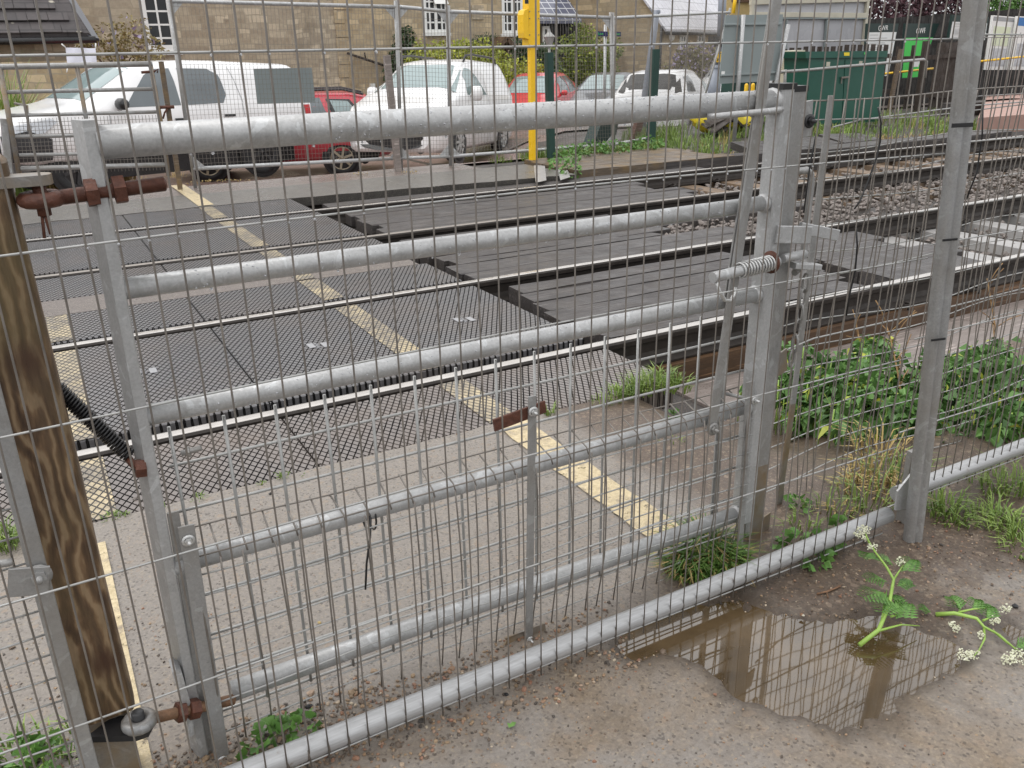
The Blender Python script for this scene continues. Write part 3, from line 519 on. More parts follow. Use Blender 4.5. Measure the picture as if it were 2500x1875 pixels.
for (x0, z0, x1, z1) in ((.132, .565, .118, -.03),):
    b = MB(); b.cbeam((x0, GY-.042, z0), (x1, GY-.042, z1), .030, .005, c=.001); b.build('mesh_strip', M['galv_dull'], gate)
    b = MB(); b.cbeam((x0-.016, GY-.012, z0+.02), (x1-.012, GY-.012, z1), .022, .005, c=.001); b.build('mesh_strip', M['galv_dull'], gate)
def bolt(p, r=.008, ax=(0, -1, 0), L=.012, par=None, mat='alloy', name='bolt'):
    b = MB(); b.lathe([(0, .001), (r*1.8, .001), (r*1.8, .004), (r*1.1, .0045)], p, ax, 14); b.lathe([(r*1.05, .003), (r*1.05, .003+r*.9), (0, .003+r*.9)], p, ax, 6, False); b.lathe([(r*.5, 0), (r*.5, L+r), (0, L+r)], p, ax, 8)
    return b.build(name, M[mat], par)
for p in ((.131, GY-.045, .535), (.1185, GY-.045, -.005)): bolt(p, .007, par=gate)
b = MB(); b.cbeam((.897, GY-.042, .664), (.879, GY-.042, -.02), .020, .005, c=.001); b.build('mesh_strip', M['galv_dull'], gate)
b = MB(); b.cbeam((.80, GY-.036, .612), (.935, GY-.036, .628), .030, .006, c=.001); b.build('clamp_plate', M['rust'], gate)
b = MB(); b.prism([(.80, GY-.036, -.012), (.935, GY-.036, -.012), (.935, GY-.030, .02), (.815, GY-.03, .02), (.822, GY-.03, .012)], (0, .005, 0)); b.build('clamp_plate', M['yellow_olive'] if 'yellow_olive' in M else M['galv_stain'], gate)
bolt((.896, GY-.046, .628), .007, par=gate); bolt((.879, GY-.046, .004), .005, par=gate)
# rod guide on top bar, lever handle
b = MB(); b.tube([(1.38, GY-.024, 1.243), (1.40, GY-.040, 1.244), (1.44, GY-.046, 1.246), (1.55, GY-.046, 1.248), (1.585, GY-.040, 1.249), (1.61, GY-.026, 1.249)], .0075, 10); b.build('handle_guide', M['galv'], gate)
b = MB(); b.cbeam((1.458, GY-.030, .445), (1.569, GY-.033, 1.62), .030, .007, c=.0015); b.lathe([(0, -.0035), (.0155, -.0035), (.0155, .0035), (0, .0035)], (1.458, GY-.030, .445), (0, -1, 0), 16); b.build('lever_handle', M['galv_dull'], gate)
b = MB(); b.cbeam((1.489, GY-.020, .80), (1.576, GY-.021, 1.62), .026, .006, c=.0015); b.build('lever_handle', M['galv_dull'], gate)
bolt((1.458, GY-.034, .445), .010, par=gate, mat='galv_dull')
# spring bolt latch
b = MB(); b.tube([(1.395, GY-.062, .872), (1.63, GY-.042, .877)], .0135, 16); b.tube([(1.66, GY-.03, .878), (1.74, GY-.03, .880)], .012, 14); b.build('latch_bolt', M['galv'], gate)
b = MB(); N = 150; b.tube([(1.49+.115*i/N, GY-.052+.01*i/N+.0185*math.cos(i*.45), .8745+.002*i/N+.0185*math.sin(i*.45)) for i in range(N)], .0028, 6); b.build('coil_spring', M['alloy'], gate)
b = MB(); b.lathe([(.013, 0), (.029, 0), (.029, .005), (.013, .005)], (1.606, GY-.040, .8775), (1, 0, 0), 20); b.build('washer', M['rust'], gate)
b = MB(); b.tube([(1.405, GY-.065, .862), (1.412, GY-.07, .838), (1.432, GY-.07, .812), (1.455, GY-.066, .806), (1.472, GY-.06, .818), (1.477, GY-.057, .835)], .0048, 8); b.build('pull_ring', M['alloy'], gate)
b = MB(); b.cbeam((1.628, GY-.03, .945), (1.73, GY-.05, .935), .045, .010, c=.002); b.build('latch_keep', M['galv'], gate)
b = MB(); b.cbeam((1.64, GY-.02, .775), (1.64, GY-.02, .05), .028, .006, c=.001); b.build('mesh_strip', M['galv_dull'], gate)
b = MB(); b.cbeam((1.575, GY-.035, .555), (1.60, GY-.035, -.04), .022, .005, c=.001); b.build('mesh_strip', M['galv_dull'], gate)
b = MB(); b.cbeam((1.545, GY+.035, .60), (1.555, GY+.035, -.08), .026, .006, c=.001); b.build('mesh_strip', M['galv_dull'], gate)
bolt((1.596, GY-.04, .50), .007, par=gate); bolt((1.602, GY-.04, .03), .007, par=gate)
b = MB(); b.tube([(1.55, GY+.03, .505), (1.60, GY-.05, .50)], .005, 8); b.build('bolt_rod', M['galv_dull'], gate)
# hinge eye bolts
def thread(b, p, q, r):
    p, q = Vector(p), Vector(q); n = int((q-p).length/.0017); prof = []
    d = (q-p); L = d.length
    for i in range(n): prof += [(r, L*i/n), (r*.88, L*(i+.5)/n)]
    b.lathe([(0, 0)]+prof+[(r*.8, L), (r*.5, L+.002), (0, L+.003)], p, d, 14)
def nut(b, p, d, r, h): b.lathe([(r*.6, 0), (r, .001), (r, h-.001), (r*.6, h)], p, d, 6, False)
b = MB(); A = Vector((.012, GY-.012, 1.186)); B_ = Vector((.200, GY-.012, 1.194)); thread(b, A+Vector((.028, 0, 0)), B_, .0130); b.build('hinge_rod', M['rust'], gate)
b = MB(); b.tube([A+Vector((math.cos(a)*.024, math.sin(a)*.024, 0)) for a in [i*math.pi/8 for i in range(16)]], .0125, 10, closed=True); b.build('hinge_eye', M['rust'], gate)
b = MB(); nut(b, (.076, GY-.012, 1.189), (1, 0, .04), .024, .02); b.build('hinge_nut', M['rust'], gate)
b = MB(); nut(b, (.118, GY-.012, 1.190), (1, 0, .04), .024, .02); b.build('hinge_nut', M['rust'], gate)
A = Vector((-.018, GY-.06, .178)); B_ = Vector((.165, GY-.02, .118)); d = (B_-A).normalized()
b = MB(); thread(b, A+d*.026, B_, .0115); b.build('hinge_rod', M['rust_pale'], gate)
b = MB(); b.tube([A+Vector((math.cos(a)*.022, math.sin(a)*.022, 0)) for a in [i*math.pi/8 for i in range(16)]], .0125, 10, closed=True); b.build('hinge_eye', M['galv_stain'], gate)
b = MB(); nut(b, A+d*.073, d, .021, .018); b.build('hinge_nut', M['rust'], gate); b = MB(); nut(b, A+d*.098, d, .021, .022); b.build('hinge_nut', M['rust'], gate)
b = MB(); c0 = A+d*.094; b.prism([(c0.x-.012, c0.y, c0.z+.10), (c0.x-.004, c0.y, c0.z+.105), (c0.x+.006, c0.y, c0.z+.09), (c0.x+.011, c0.y, c0.z), (c0.x+.006, c0.y, c0.z-.065), (c0.x-.004, c0.y, c0.z-.07), (c0.x-.003, c0.y, c0.z)], (0, .045, 0)); b.build('hinge_plate', M['galv'], gate)
b = MB(); b.tube([(.10, GY-.01, .69), (.066, GY-.01, .697), (.060, GY+.02, .70)], .008, 8); nut(b, (.066, GY-.012, .69), (1, 0, -.1), .018, .02); b.build('spring_bolt', M['rust'], gate); b = MB(); b.tube([(.150, GY-.012, .70), (.185, GY-.022, .707)], .006, 8); nut(b, (.158, GY-.014, .701), (1, -.2, .1), .011, .008); b.build('spring_bolt', M['galv_dull'], gate)
# cable tie on gate
t = tag(MB().tube([(.498+.003*math.sin(a), GY+math.cos(a)*.024, .452+math.sin(a)*.026) for a in [i*math.pi/8 for i in range(16)]], .0022, 6, closed=True).tube([(.512+.002*math.sin(a), GY+math.cos(a)*.024, .447+math.sin(a)*.028) for a in [i*math.pi/8 for i in range(16)]], .0022, 6, closed=True).tube([(.50, GY-.025, .462), (.492, GY-.034, .42), (.478, GY-.036, .36), (.470, GY-.035, .295)], .0024, 6).build('cable_tie', M['black']), 'black cable tie with a long dangling tail round the fourth gate bar', 'cable tie')
# gate closer spring
b = MB(); p0, p1 = Vector((-.03, GY+.07, .845)), Vector((.062, GY+.02, .705)); ax = (p1-p0).normalized(); u_ = ax.orthogonal().normalized(); v_ = ax.cross(u_); N = 420
b.tube([p0+(p1-p0)*(i/N)+(u_*math.cos(i*.42)+v_*math.sin(i*.42))*.0125 for i in range(N)], .0027, 5); tag(b.build('closing_spring', M['black']), 'black coil spring stretched between the wooden post and the gate', 'spring')
# latch post
lp = thing('latch_post', 'galvanised square gate post, stained brown at its foot, with black cap', 'gate post', (1.7, GY+.02, -.03))
b = MB(); b.prism([(x, y, -.1) for x, y in ((1.660, GY), (1.664, GY-.004), (1.712, GY-.004), (1.716, GY), (1.716, GY+.05), (1.660, GY+.05))], (0, 0, .36)); b.build('post_foot', M['galv_stain'], lp)
b = MB(); b.prism([(x, y, .26) for x, y in ((1.660, GY), (1.664, GY-.004), (1.712, GY-.004), (1.716, GY), (1.716, GY+.05), (1.660, GY+.05))], (0, 0, 1.025)); b.build('post_shaft', M['galv_dull'], lp)
b = MB(); b.box((1.688, GY+.023, 1.292), (.06, .058, .014)); b.build('post_cap', M['black'], lp)
b = MB(); b.tube([(1.70, GY+.01, 1.09), (1.76, GY+.01, 1.09), (1.775, GY+.01, 1.08), (1.78, GY+.01, 1.06), (1.78, GY+.01, .86), (1.775, GY, .845), (1.72, GY-.02, .83)], .009, 10); b.build('keep_loop', M['galv_dull'], lp)
b = MB(); b.cbeam((1.70, GY-.04, .955), (1.82, GY-.06, .925), .03, .012, c=.002); b.cbeam((1.70, GY-.03, .855), (1.775, GY-.05, .845), .016, .03, c=.002); b.build('catch_bracket', M['galv'], lp)
b = MB(); b.cbeam((1.715, GY+.03, 1.21), (1.80, GY+.05, 1.215), .09, .005, c=.001); b.build('angle_bracket', M['galv_dull'], lp); bolt((1.77, GY+.03, 1.21), .010, par=lp, mat='steelwheel')
b = MB(); b.cbeam((1.715, GY+.02, .545), (1.79, GY+.04, .555), .07, .005, c=.001); b.cbeam((1.715, GY+.02, .02), (1.79, GY+.04, .02), .07, .005, c=.001); b.build('angle_bracket', M['galv_stain'], lp)
# chain hanging by the latch
b = MB()
for i in range(6):
    c0 = Vector((1.755-.004*i, GY-.03, .80-.042*i)); tw = (i % 2)
    ring = [(math.cos(a)*.010, math.sin(a)*.026) for a in [j*math.pi/6 for j in range(12)]]
    b.tube([c0+(Vector((x, 0, z)) if tw else Vector((0, x, z))) for x, z in ring], .0035, 6, closed=True)
tag(b.build('chain', M['galv_dull']), 'steel chain hanging right of the latch post', 'chain'); b = MB()
for i in range(8):
    c0 = Vector((1.578-.004*i, GY+.05, .83-.045*i)); tw = (i % 2); ring = [(math.cos(a)*.010, math.sin(a)*.028) for a in [j*math.pi/6 for j in range(12)]]
    b.tube([c0+(Vector((x, 0, z)) if tw else Vector((0, x, z))) for x, z in ring], .004, 6, closed=True)
tag(b.build('chain', M['galv_dull']), 'long steel chain hanging behind the gate latch stile', 'chain')
# ------------------------------------------------------------------ wooden hinge post
wp = thing('wooden_post', 'brown grained timber gatepost with hinge brackets', 'gate post', (-.07, GY+.02, 0))
b = MB(); N = 28; W2, D2 = .050, .052; cxp, cyp = -.074, GY+.03; rows_ = fr(.178, 1.245, .06); vs = []
for z in rows_:
    for i in range(N):
        a = 2*math.pi*i/N; ca, sa = math.cos(a), math.sin(a); e = .32
        x = math.copysign(abs(ca)**e, ca)*(W2+.002*noise.noise((ca*2, sa*2, z*3))); y = math.copysign(abs(sa)**e, sa)*(D2+.002*noise.noise((ca*2, sa*2, z*3+9)))
        vs.append((cxp+x+(.006*(1.245-z)/1.2-.0), cyp+y, z))
L = len(rows_); b.add(vs, [(j*N+i, j*N+(i+1) % N, (j+1)*N+(i+1) % N, (j+1)*N+i) for j in range(L-1) for i in range(N)], True)
b.add([vs[i] for i in range(N)], [tuple(range(N-1, -1, -1))]); tt = vs[-N:]; tc_ = [((p[0]-cxp)*.86+cxp, (p[1]-cyp)*.86+cyp, 1.253) for p in tt]
b.add(tt+tc_, [(i, (i+1) % N, N+(i+1) % N, N+i) for i in range(N)]+[tuple(range(N, 2*N))]); b.build('timber_shaft', M['post_wood'], wp)
b = MB(); b.prism([(-.110, GY-.012, -.1), (-.034, GY-.012, -.1), (-.034, GY+.05, -.1), (-.110, GY+.05, -.1)], (0, 0, .279)); b.build('steel_shoe', M['galv_stain'], wp)
b = MB(); b.prism([(-.05, GY-.035, 1.209), (.02, GY-.035, 1.209), (.030, GY-.028, 1.209), (.034, GY-.012, 1.209), (.030, GY+.004, 1.209), (.02, GY+.012, 1.209), (-.05, GY+.02, 1.209)], (0, 0, .016)); b.build('hinge_lug', M['galv_stain'], wp)
b = MB(); b.tube([(.012, GY-.012, 1.21), (.012, GY-.012, 1.16)], .0105, 12); b.tube([(.008, GY-.014, 1.165), (.004, GY-.018, 1.125)], .0025, 6); b.tube([(.012, GY-.014, 1.165), (.0145, GY-.016, 1.130)], .003, 6); b.build('hinge_pin', M['rust'], wp)
b = MB(); b.prism([(-.115, GY-.04, .155), (-.03, GY-.085, .155), (-.008, GY-.085, .155), (.006, GY-.06, .155), (-.01, GY-.04, .155), (-.06, GY-.005, .155)], (0, 0, .014)); b.build('hinge_lug', M['black'], wp)
b = MB(); b.lathe([(.012, .0), (.012, .05), (.010, .052), (0, .052)], (-.018, GY-.06, .150), (0, 0, 1), 14); b.build('hinge_pin', M['steelwheel'], wp)
# left side fence with its end strip
lf = thing('mesh_side_fence', 'square mesh side fence bolted to a grey steel strip left of the wooden post', 'fence', (-.12, 1.5, 0))
b = MB(); b.cbeam((-.118, 1.5, 1.0), (-.118, 1.5, -.08), .030, .006, c=.0015); b.build('end_strip', M['galv_dull'], lf)
b = MB(); wmesh(b, -1.0, -.14, -.02, .95, .05, .05, .0021, lambda x, z: 1.515+.008*math.sin(x*13+z*3), 5, .08, .003, 12); b.build('square_mesh', [M['wire'], M['wire_pale_lit']], lf)
b = MB(); b.cbeam((-.165, 1.49, .565), (-.105, 1.49, .55), .055, .006, c=.0015); b.tube([(-.2, 1.50, .605), (-.16, 1.495, .60), (-.15, 1.495, .60)], .007, 8); b.build('bracket', M['galv_dull'], lf)
bolt((-.118, 1.494, .562), .012, par=lf, mat='galv_dull')
# ------------------------------------------------------------------ near temporary fence
NY = 1.38
M['stain'] = simple('brown dirt stain', (.12, .10, .085), .6, 0, .4, 60)
nf = thing('temporary_fence', 'tall wire mesh fence panel with thick grey bottom tube, nearest the camera', 'fence panel', (.8, NY, 0), 'near temporary fence panels')
b = MB(); x = .013-.0427*22
q = random.Random(2)
while x < 2.0:
    j = q.uniform(-.0012, .0012); ph = q.uniform(0, 6); am = q.uniform(.0003, .0016)
    b.tube([(x+j+am*math.sin(z*4+ph), NY-.0035+.001*math.sin(z*3+ph), z) for z in fr(.022, 1.72, .16)], .0017, 6); x += .0427
b.mi = 1  # horizontals use the paler wire colour to imitate light from above
for z in (1.398, 1.133, .866, .588, .315, .030):
    b.tube([(X, NY, z+(.014*math.sin((X+.2)*1.5) if z < 1.3 else 0)) for X in fr(-1.0, 2.02, .12)], .0021, 6)
b.tube([(X, NY+.034, .026) for X in fr(-1.0, 2.02, .2)], .0019, 6)
b.build('wire_mesh', [M['wire'], M['wire_pale_lit']], nf)
bt_ = lambda X: .058+.010*max(0, (X-1.2)/.8)
b = MB(); b.tube([(X, NY+.02, bt_(X)) for X in fr(-1.0, 2.06, .15)], .0245, 20); b.build('bottom_tube', M['rail_tube'], nf)
b = MB(); x = .013-.0427*22
while x < 2.0:
    if q.random() < .75:
        zc = bt_(x); a0, a1 = q.uniform(-1.2, -.5), q.uniform(.0, .8); w_ = q.uniform(.0025, .005)
        for aa in range(6):
            t0, t1 = a0+(a1-a0)*aa/6, a0+(a1-a0)*(aa+1)/6; g_ = w_*(1-aa/7); R = .0249
            b.quad(*[(x+sx, NY+.02-math.cos(t)*R, zc+math.sin(t)*R) for sx, t in ((-g_, t0), (g_, t0), (g_*.85, t1), (-g_*.85, t1))])
    x += .0427
o = b.build('rust_stains', M['stain'], nf); o['kind'] = 'stuff'
b = MB()
for z in (1.398, 1.133):
    for i in range(-6, 46): 
        if q.random() < .7: b.ball((.013+.0427*i, NY-.004, z-.004+(.014*math.sin((.213+.0427*i)*1.5) if z < 1.3 else 0)), q.uniform(.0016, .0025), 5, 1.1)
o = b.build('water_drops', M['drop'], nf); o['kind'] = 'stuff'
# post
np_ = thing('fence_post', 'tall grey steel post of the near fence standing in the mud', 'fence post', (2.1, 1.32, -.03))
top, bot = at(2388, -60, Y=1.34), at(2222, 1365, Y=1.335)
b = MB(); d = (bot-top)
side = Vector((1, -.25, 0)).normalized(); nrm = Vector((-.25, -1, 0)).normalized()
prof = [(-.040, -.012), (-.034, .012), (-.022, .024), (-.010, .026), (-.004, .018), (.002, .021), (.008, .029), (.024, .029), (.036, .018), (.041, -.002), (.036, -.022), (-.03, -.024)]
vs = []
for p in (top, bot): vs += [p+side*u*.68+nrm*v*.7 for u, v in prof]
n = len(prof); b.add(vs, [(i, (i+1) % n, n+(i+1) % n, n+i) for i in range(n)], True); b.add(vs, [tuple(range(n)), tuple(range(2*n-1, n-1, -1))]); b.build('post_shaft', M['galv_dull'], np_)
b = MB(); b.prism([at(x, y, Y=1.372) for x, y in ((2186, 1246), (2192, 1200), (2240, 1140), (2246, 1240))], (0, .006, 0)); b.build('gusset', M['galv'], np_)
b = MB(); xr_ = at(2204, 1290, Y=1.42).x; b.prism([(xr_-.014, 1.405, -.1), (xr_+.02, 1.405, -.1), (xr_+.02, 1.44, -.1), (xr_-.014, 1.44, -.1)], (0, 0, .34)); b.build('rear_leg', M['galv_dull'], np_)
nf2 = thing('temporary_fence', 'right hand near fence panel of the same mesh, cut off by the picture edge', 'fence panel', (2.6, NY, 0), 'near temporary fence panels')
b = MB(); x = 2.075
while x < 4.2:
    j = q.uniform(-.0012, .0012); ph = q.uniform(0, 6); b.tube([(x+j+.001*math.sin(z*4+ph), NY+.012, z) for z in fr(.09, 1.72, .2)], .0017, 6); x += .0427
b.mi = 1  # paler horizontals again, top light put into the colour
for z in (1.404, 1.148, .89, .628, .345, .10): b.tube([(X, NY+.012, z+.004*math.sin(X*4)) for X in fr(2.04, 4.3, .2)], .0021, 6)
b.build('wire_mesh', [M['wire'], M['wire_pale_lit']], nf2)
b = MB(); b.tube([(X, NY+.03, .122) for X in fr(2.10, 4.4, .5)], .0245, 18); b.build('bottom_tube', M['rail_tube'], nf2)
def tie(p, w_, h, label):
    b = MB(); c0 = Vector(p); b.cbeam(c0-side*w_, c0+side*w_, h, .003, nrm, c=.0005); return tag(b.build('cable_tie', M['black']), label, 'cable tie')
def onpost(z): t_ = (z-top.z)/(bot.z-top.z); return top+d*t_+nrm*.0215
tie(onpost(1.205)+Vector((-.022, -.002, 0)), .030, .010, 'upper flat black cable tie strapped across the tall near post'); tie(onpost(.925)+Vector((-.018, -.002, 0)), .022, .006, 'middle thin black cable tie round the tall near post'); tie(onpost(.655)+Vector((-.018, -.002, 0)), .022, .006, 'lowest thin black cable tie round the tall near post')
b = MB(); b.tube([at(x, y, Y=1.37) for x, y in ((2144, 262), (2151, 300), (2149, 345), (2140, 385), (2120, 440), (2100, 490), (2086, 510))], .0022, 6); tag(b.build('cable_tie', M['black']), 'long black cable tie hanging in a curve between the posts', 'cable tie')
b = MB(); b.tube([at(x, y, Y=1.40) for x, y in ((2400, 250), (2398, 330), (2385, 420), (2360, 485))], .0022, 6); tag(b.build('cable_tie', M['black']), 'long black cable tie hanging right of the tall near post', 'cable tie')
b = MB(); b.tube([at(x, y, Y=1.45) for x, y in ((2000, 300), (1990, 340), (1978, 400), (1970, 460), (1962, 520))], .002, 6); tag(b.build('cable_tie', M['black']), 'black tie hanging beside the angle bracket of the latch post', 'cable tie')
b = MB(); b.tube([at(x, y, Y=1.40) for x, y in ((2090, 552), (2093, 600), (2088, 660), (2074, 720), (2066, 770))], .0024, 6); tag(b.build('cable_tie', M['black']), 'black cable tie tail drooping over the two nearer rails', 'cable tie')
# side mesh beyond the gate
sf = thing('mesh_side_fence', 'square mesh side fence right of the latch post, sagging in front of the weeds', 'fence', (1.93, 1.72, 0))
b = MB(); b.cbeam((1.957, 1.70, 1.262), (1.940, 1.70, .35), .022, .007, c=.0015); b.build('end_strip', M['galv_dull'], sf); b = MB(); b.cbeam((1.940, 1.70, .352), (1.918, 1.70, -.19), .0222, .0072, c=.0015); b.build('end_strip', M['galv_stain'], sf)
b = MB(); sag = lambda x, z: 1.72+.02*math.sin(x*6+z*4)
wmesh(b, 1.86, 4.4, -.16, 1.25, .05, .075, .0020, sag, 5, .09, .006, 21); b.tube([(X, sag(X, 1.25)+.002, 1.25+.004*math.sin(X*5)) for X in fr(1.86, 4.4, .1)], .0022, 6); b.build('square_mesh', [M['wire'], M['wire_pale_lit']], sf)
b = MB(); z = .56; b.tube([(1.85, 1.66, z), (2.0, 1.70, z-.005), (2.6, 1.74, z-.03), (4.4, 1.74, z-.02)], .0028, 6); b.tube([(1.955, 1.68, 1.18), (2.1, 1.71, 1.19), (2.6, 1.72, 1.205), (4.4, 1.74, 1.2)], .0022, 6); b.build('line_wire', M['wire_pale_lit'], sf)
# ------------------------------------------------------------------ far fence and gate
FY = 10.45
def heras(label, tl, tr, bl, br, Y0=FY, Y1=None, dense=True, extra=True, rails=True):
    Y1 = Y1 or Y0
    TL, TR, BL, BR = at(*tl, Y=Y0), at(*tr, Y=Y1), at(*bl, Y=Y0), at(*br, Y=Y1)
    t = thing('mesh_fence', label, 'fence', BL, 'far mesh fence panels'); ud = (TL-BL).normalized()
    for p, q, r in ((TL, TR, .022), (BL, BR, .022)):
        b = MB(); b.tube([p, q], r, 8); b.build('cross_tube', M['galv'], t)
    for p, q in ((TL, BL), (TR, BR)):
        b = MB(); b.tube([p+Vector((0, 0, .07)), q-Vector((0, 0, .22))], .021, 8); b.build('upright', M['galv_dull'], t)
    if extra:
        for c_, sg in ((TL, -1), (BL, 1), (TR, -1), (BR, 1)):
            b = MB(); h = (TR-TL).normalized()*(1 if c_ in (TL, BL) else -1); b.prism([c_, c_+h*.16, c_+Vector((0, 0, .16*sg))], (0, .006, 0)); b.build('gusset', M['galv'], t)
    b = MB(); n = int((TR-TL).length/.043)
    for i in range(1, n): u = i/n; b.tube([BL.lerp(BR, u), TL.lerp(TR, u)], .0019, 4, False)
    m_ = int((TL-BL).length/.052)
    for j in range(1, m_):
        u = j/m_
        if u > .77 and j % 4: continue
        b.tube([BL.lerp(TL, u), BR.lerp(TR, u)], .0019, 4, False)
    b.build('fine_mesh', M['wire'], t); return t
heras('far mesh fence panel in front of the pickup, beside the far gate', (412, 2), (966, 17), (470, 412), (978, 386))
heras('narrow far mesh panel in front of the white van windscreen', (970, 16), (1092, 28), (978, 386), (1098, 382))
heras('far mesh fence panel behind the yellow telephone post', (1096, 28), (1490, 43), (1100, 382), (1498, 352))
heras('far mesh fence panel running away towards the grey sign', (1496, 44), (1782, 30), (1500, 352), (1690, 318), FY, 13.2)
b = MB(); Bp = at(630, 155, Y=FY-.03); b.quad(*[at(x, y, Y=FY+.035) for x, y in ((619, 168), (761, 165), (770, 250), (629, 254))])
b = MB(); q4 = [at(x, y, Y=FY+.03) for x, y in ((619, 168), (761, 165), (770, 250), (629, 254))]; b.prism(q4, (0, .012, 0)); tag(b.build('sign_plate', M['sign_grey']), 'blank grey rectangular sign back fixed on the far mesh in front of the pickup', 'sign')
# old timber / concrete posts of the line
def post(name, x, ytop, ybot, wpx, mat, label, Y=FY, cap=0):
    p, q = at(x[0], ytop, Y=Y), at(x[1], ybot, Y=Y); wd = wpx*(q-Vector((0, 0, CH))).dot(F_)/CF
    b = MB(); b.cbeam(p, q-Vector((0, 0, .1)), wd, wd, (0, 1, 0), wd*.12); return tag(b.build(name, M[mat]), label, 'post')
post('concrete_post', (944, 973), 135, 419, 15, 'stained_grey' if 'stained_grey' in M else 'pale_timber', 'weathered grey stout post in front of the white van', FY-.12)
post('slim_post', (393, 437), 150, 443, 11, 'brown_timber', 'slim brown timber post by the far gate latch', FY-.1)
gp = thing('green_post', 'dark green steel post right of the yellow telephone post', 'post', at(1346, 396, Y=10.05))
post('green_post', (1340, 1346), 128, 397, 17, 'dkgreen', 'dark green steel post right of the yellow telephone post', 10.05)
bpy.data.objects.remove(gp)
post('green_post', (1600, 1588), 120, 356, 18, 'dkgreen', 'second dark green post, in the grass before the white car', 10.75)
# yellow telephone post
yb = at(1302, 396, Y=10.05); yp = thing('telephone_post', 'bright yellow telephone post with a tall box head', 'post', yb); kpx = (yb-Vector((0, 0, CH))).dot(F_)/CF
p = at(1302, 100, Y=10.05); b = MB(); b.cbeam((yb.x, yb.y, p.z), (yb.x, yb.y, yb.z-.08), 17*kpx, .085, c=.004); b.build('post_shaft', M['yellow'], yp)
z0, z1 = at(1302, 112, Y=10.05).z, at(1302, -30, Y=10.05).z
b = MB(); x0, x1 = at(1290, 60, Y=9.98).x, at(1318, 60, Y=9.98).x; b.prism([(x0, 9.98, z0), (x1, 9.98, z0), (x1, 9.98, z1), (x0+.02, 9.98, z1+.1)], (0, .16, 0)); b.build('housing', M['yellow'], yp)
b = MB(); x2, x3 = at(1278, 60, Y=9.97).x, x0-.002; za, zb = at(1285, 92, Y=9.97).z, at(1285, 25, Y=9.97).z
b.prism([(x2+.012, 9.97, za), (x3, 9.97, za-.02), (x3, 9.97, zb+.02), (x2+.02, 9.97, zb), (x2, 9.97, zb-.05), (x2, 9.97, za+.06)], (0, .15, 0)); b.build('cover', M['yellow'], yp)
b = MB()
for yy in (110, 85, 45, 28):
    for xx in (1293, 1315): b.lathe([(0, .006), (.007, .006), (.007, 0)], at(xx, yy, Y=9.98)+Vector((0, -.001, 0)), (0, -1, 0), 8)
b.build('rivets', M['galv_stain'], yp)
b = MB(); b.box(at(1286, 4, Y=9.96), (.05, .01, .05)); b.build('black_symbol', M['black'], yp)
# far gate
def ft(b, pts, r, Y=FY-.15, n=8): b.tube([at(x, y, Y=Y) for x, y in pts], r, n)
fg = thing('far_gate', 'far galvanised tube gate in front of the pickup cab, with stained uprights', 'gate', at(30, 420, Y=FY-.15))
for pts, r in ((((-30, 164), (372, 156)), .028), (((12, 225), (380, 217)), .020), (((24, 282), (388, 273)), .019), (((36, 334), (396, 325)), .019), (((46, 379), (402, 371)), .019), (((50, 412), (408, 402)), .025)):
    b = MB(); ft(b, pts, r); b.build('gate_bar', M['galv_dull'], fg)
for pts, r in ((((0, 165), (48, 430)), .026), (((188, 164), (212, 300), (228, 420)), .022), (((366, 152), (393, 300), (412, 430)), .024), (((34, 252), (66, 258), (70, 320)), .014)):
    b = MB(); ft(b, pts, r); b.build('upright', M['galv_stain'], fg)
b = MB(); TL, TR, BL, BR = (at(*p_, Y=FY-.12) for p_ in ((36, 290), (388, 280), (52, 425), (408, 415)))
for i in range(1, 40): b.tube([BL.lerp(BR, i/40), TL.lerp(TR, i/40)], .003, 4, False)
for i in range(1, 14): b.tube([BL.lerp(TL, i/14), BR.lerp(TR, i/14)], .003, 4, False)
b.build('wire_mesh', M['wire'], fg)
b = MB(); ft(b, ((345, 177), (378, 174)), .014); ft(b, ((378, 174), (386, 168), (384, 178)), .008); b.build('hinge_rod', M['rust'], fg)
b = MB(); ft(b, ((390, 262), (425, 261)), .018); ft(b, ((398, 290), (402, 275), (410, 264)), .010); b.build('latch', M['rust'], fg)
post('gate_post', (10, 22), 290, 445, 18, 'galv_dull', 'stout grey post at the hinge end of the far gate', FY-.1)
# grey sign on posts
sg = thing('sign_board', 'large blank grey sign back on two steel posts in the grass', 'sign', at(1790, 342, z=0)); SY = 10.5
q4 = [at(x, y, Y=SY) for x, y in ((1772, 37), (1912, 35), (1900, 196), (1756, 205))]; b = MB(); b.prism(q4, (0, .02, 0)); b.build('sign_plate', M['sign_grey'], sg)
for ya, yb_ in ((60, 58), (184, 176)):
    b = MB(); b.cbeam(at(1768 if ya < 100 else 1760, ya, Y=SY-.02), at(1908 if ya < 100 else 1902, yb_, Y=SY-.02), .03, .025, c=.004); b.build('stiffener', M['sign_grey'], sg)
for pts in (((1815, 36), (1792, 345)), ((1925, 60), (1868, 322))):
    b = MB(); b.tube([at(*p_, Y=SY-.06) for p_ in pts], .034, 10); b.build('sign_post', M['galv'], sg)
b = MB(); b.prism([at(x, y, Y=SY-.012) for x, y in ((1762, 174), (1770, 174), (1769, 182), (1761, 182))], (0, .004, 0)); b.build('white_tag', M['white_frame'], sg)
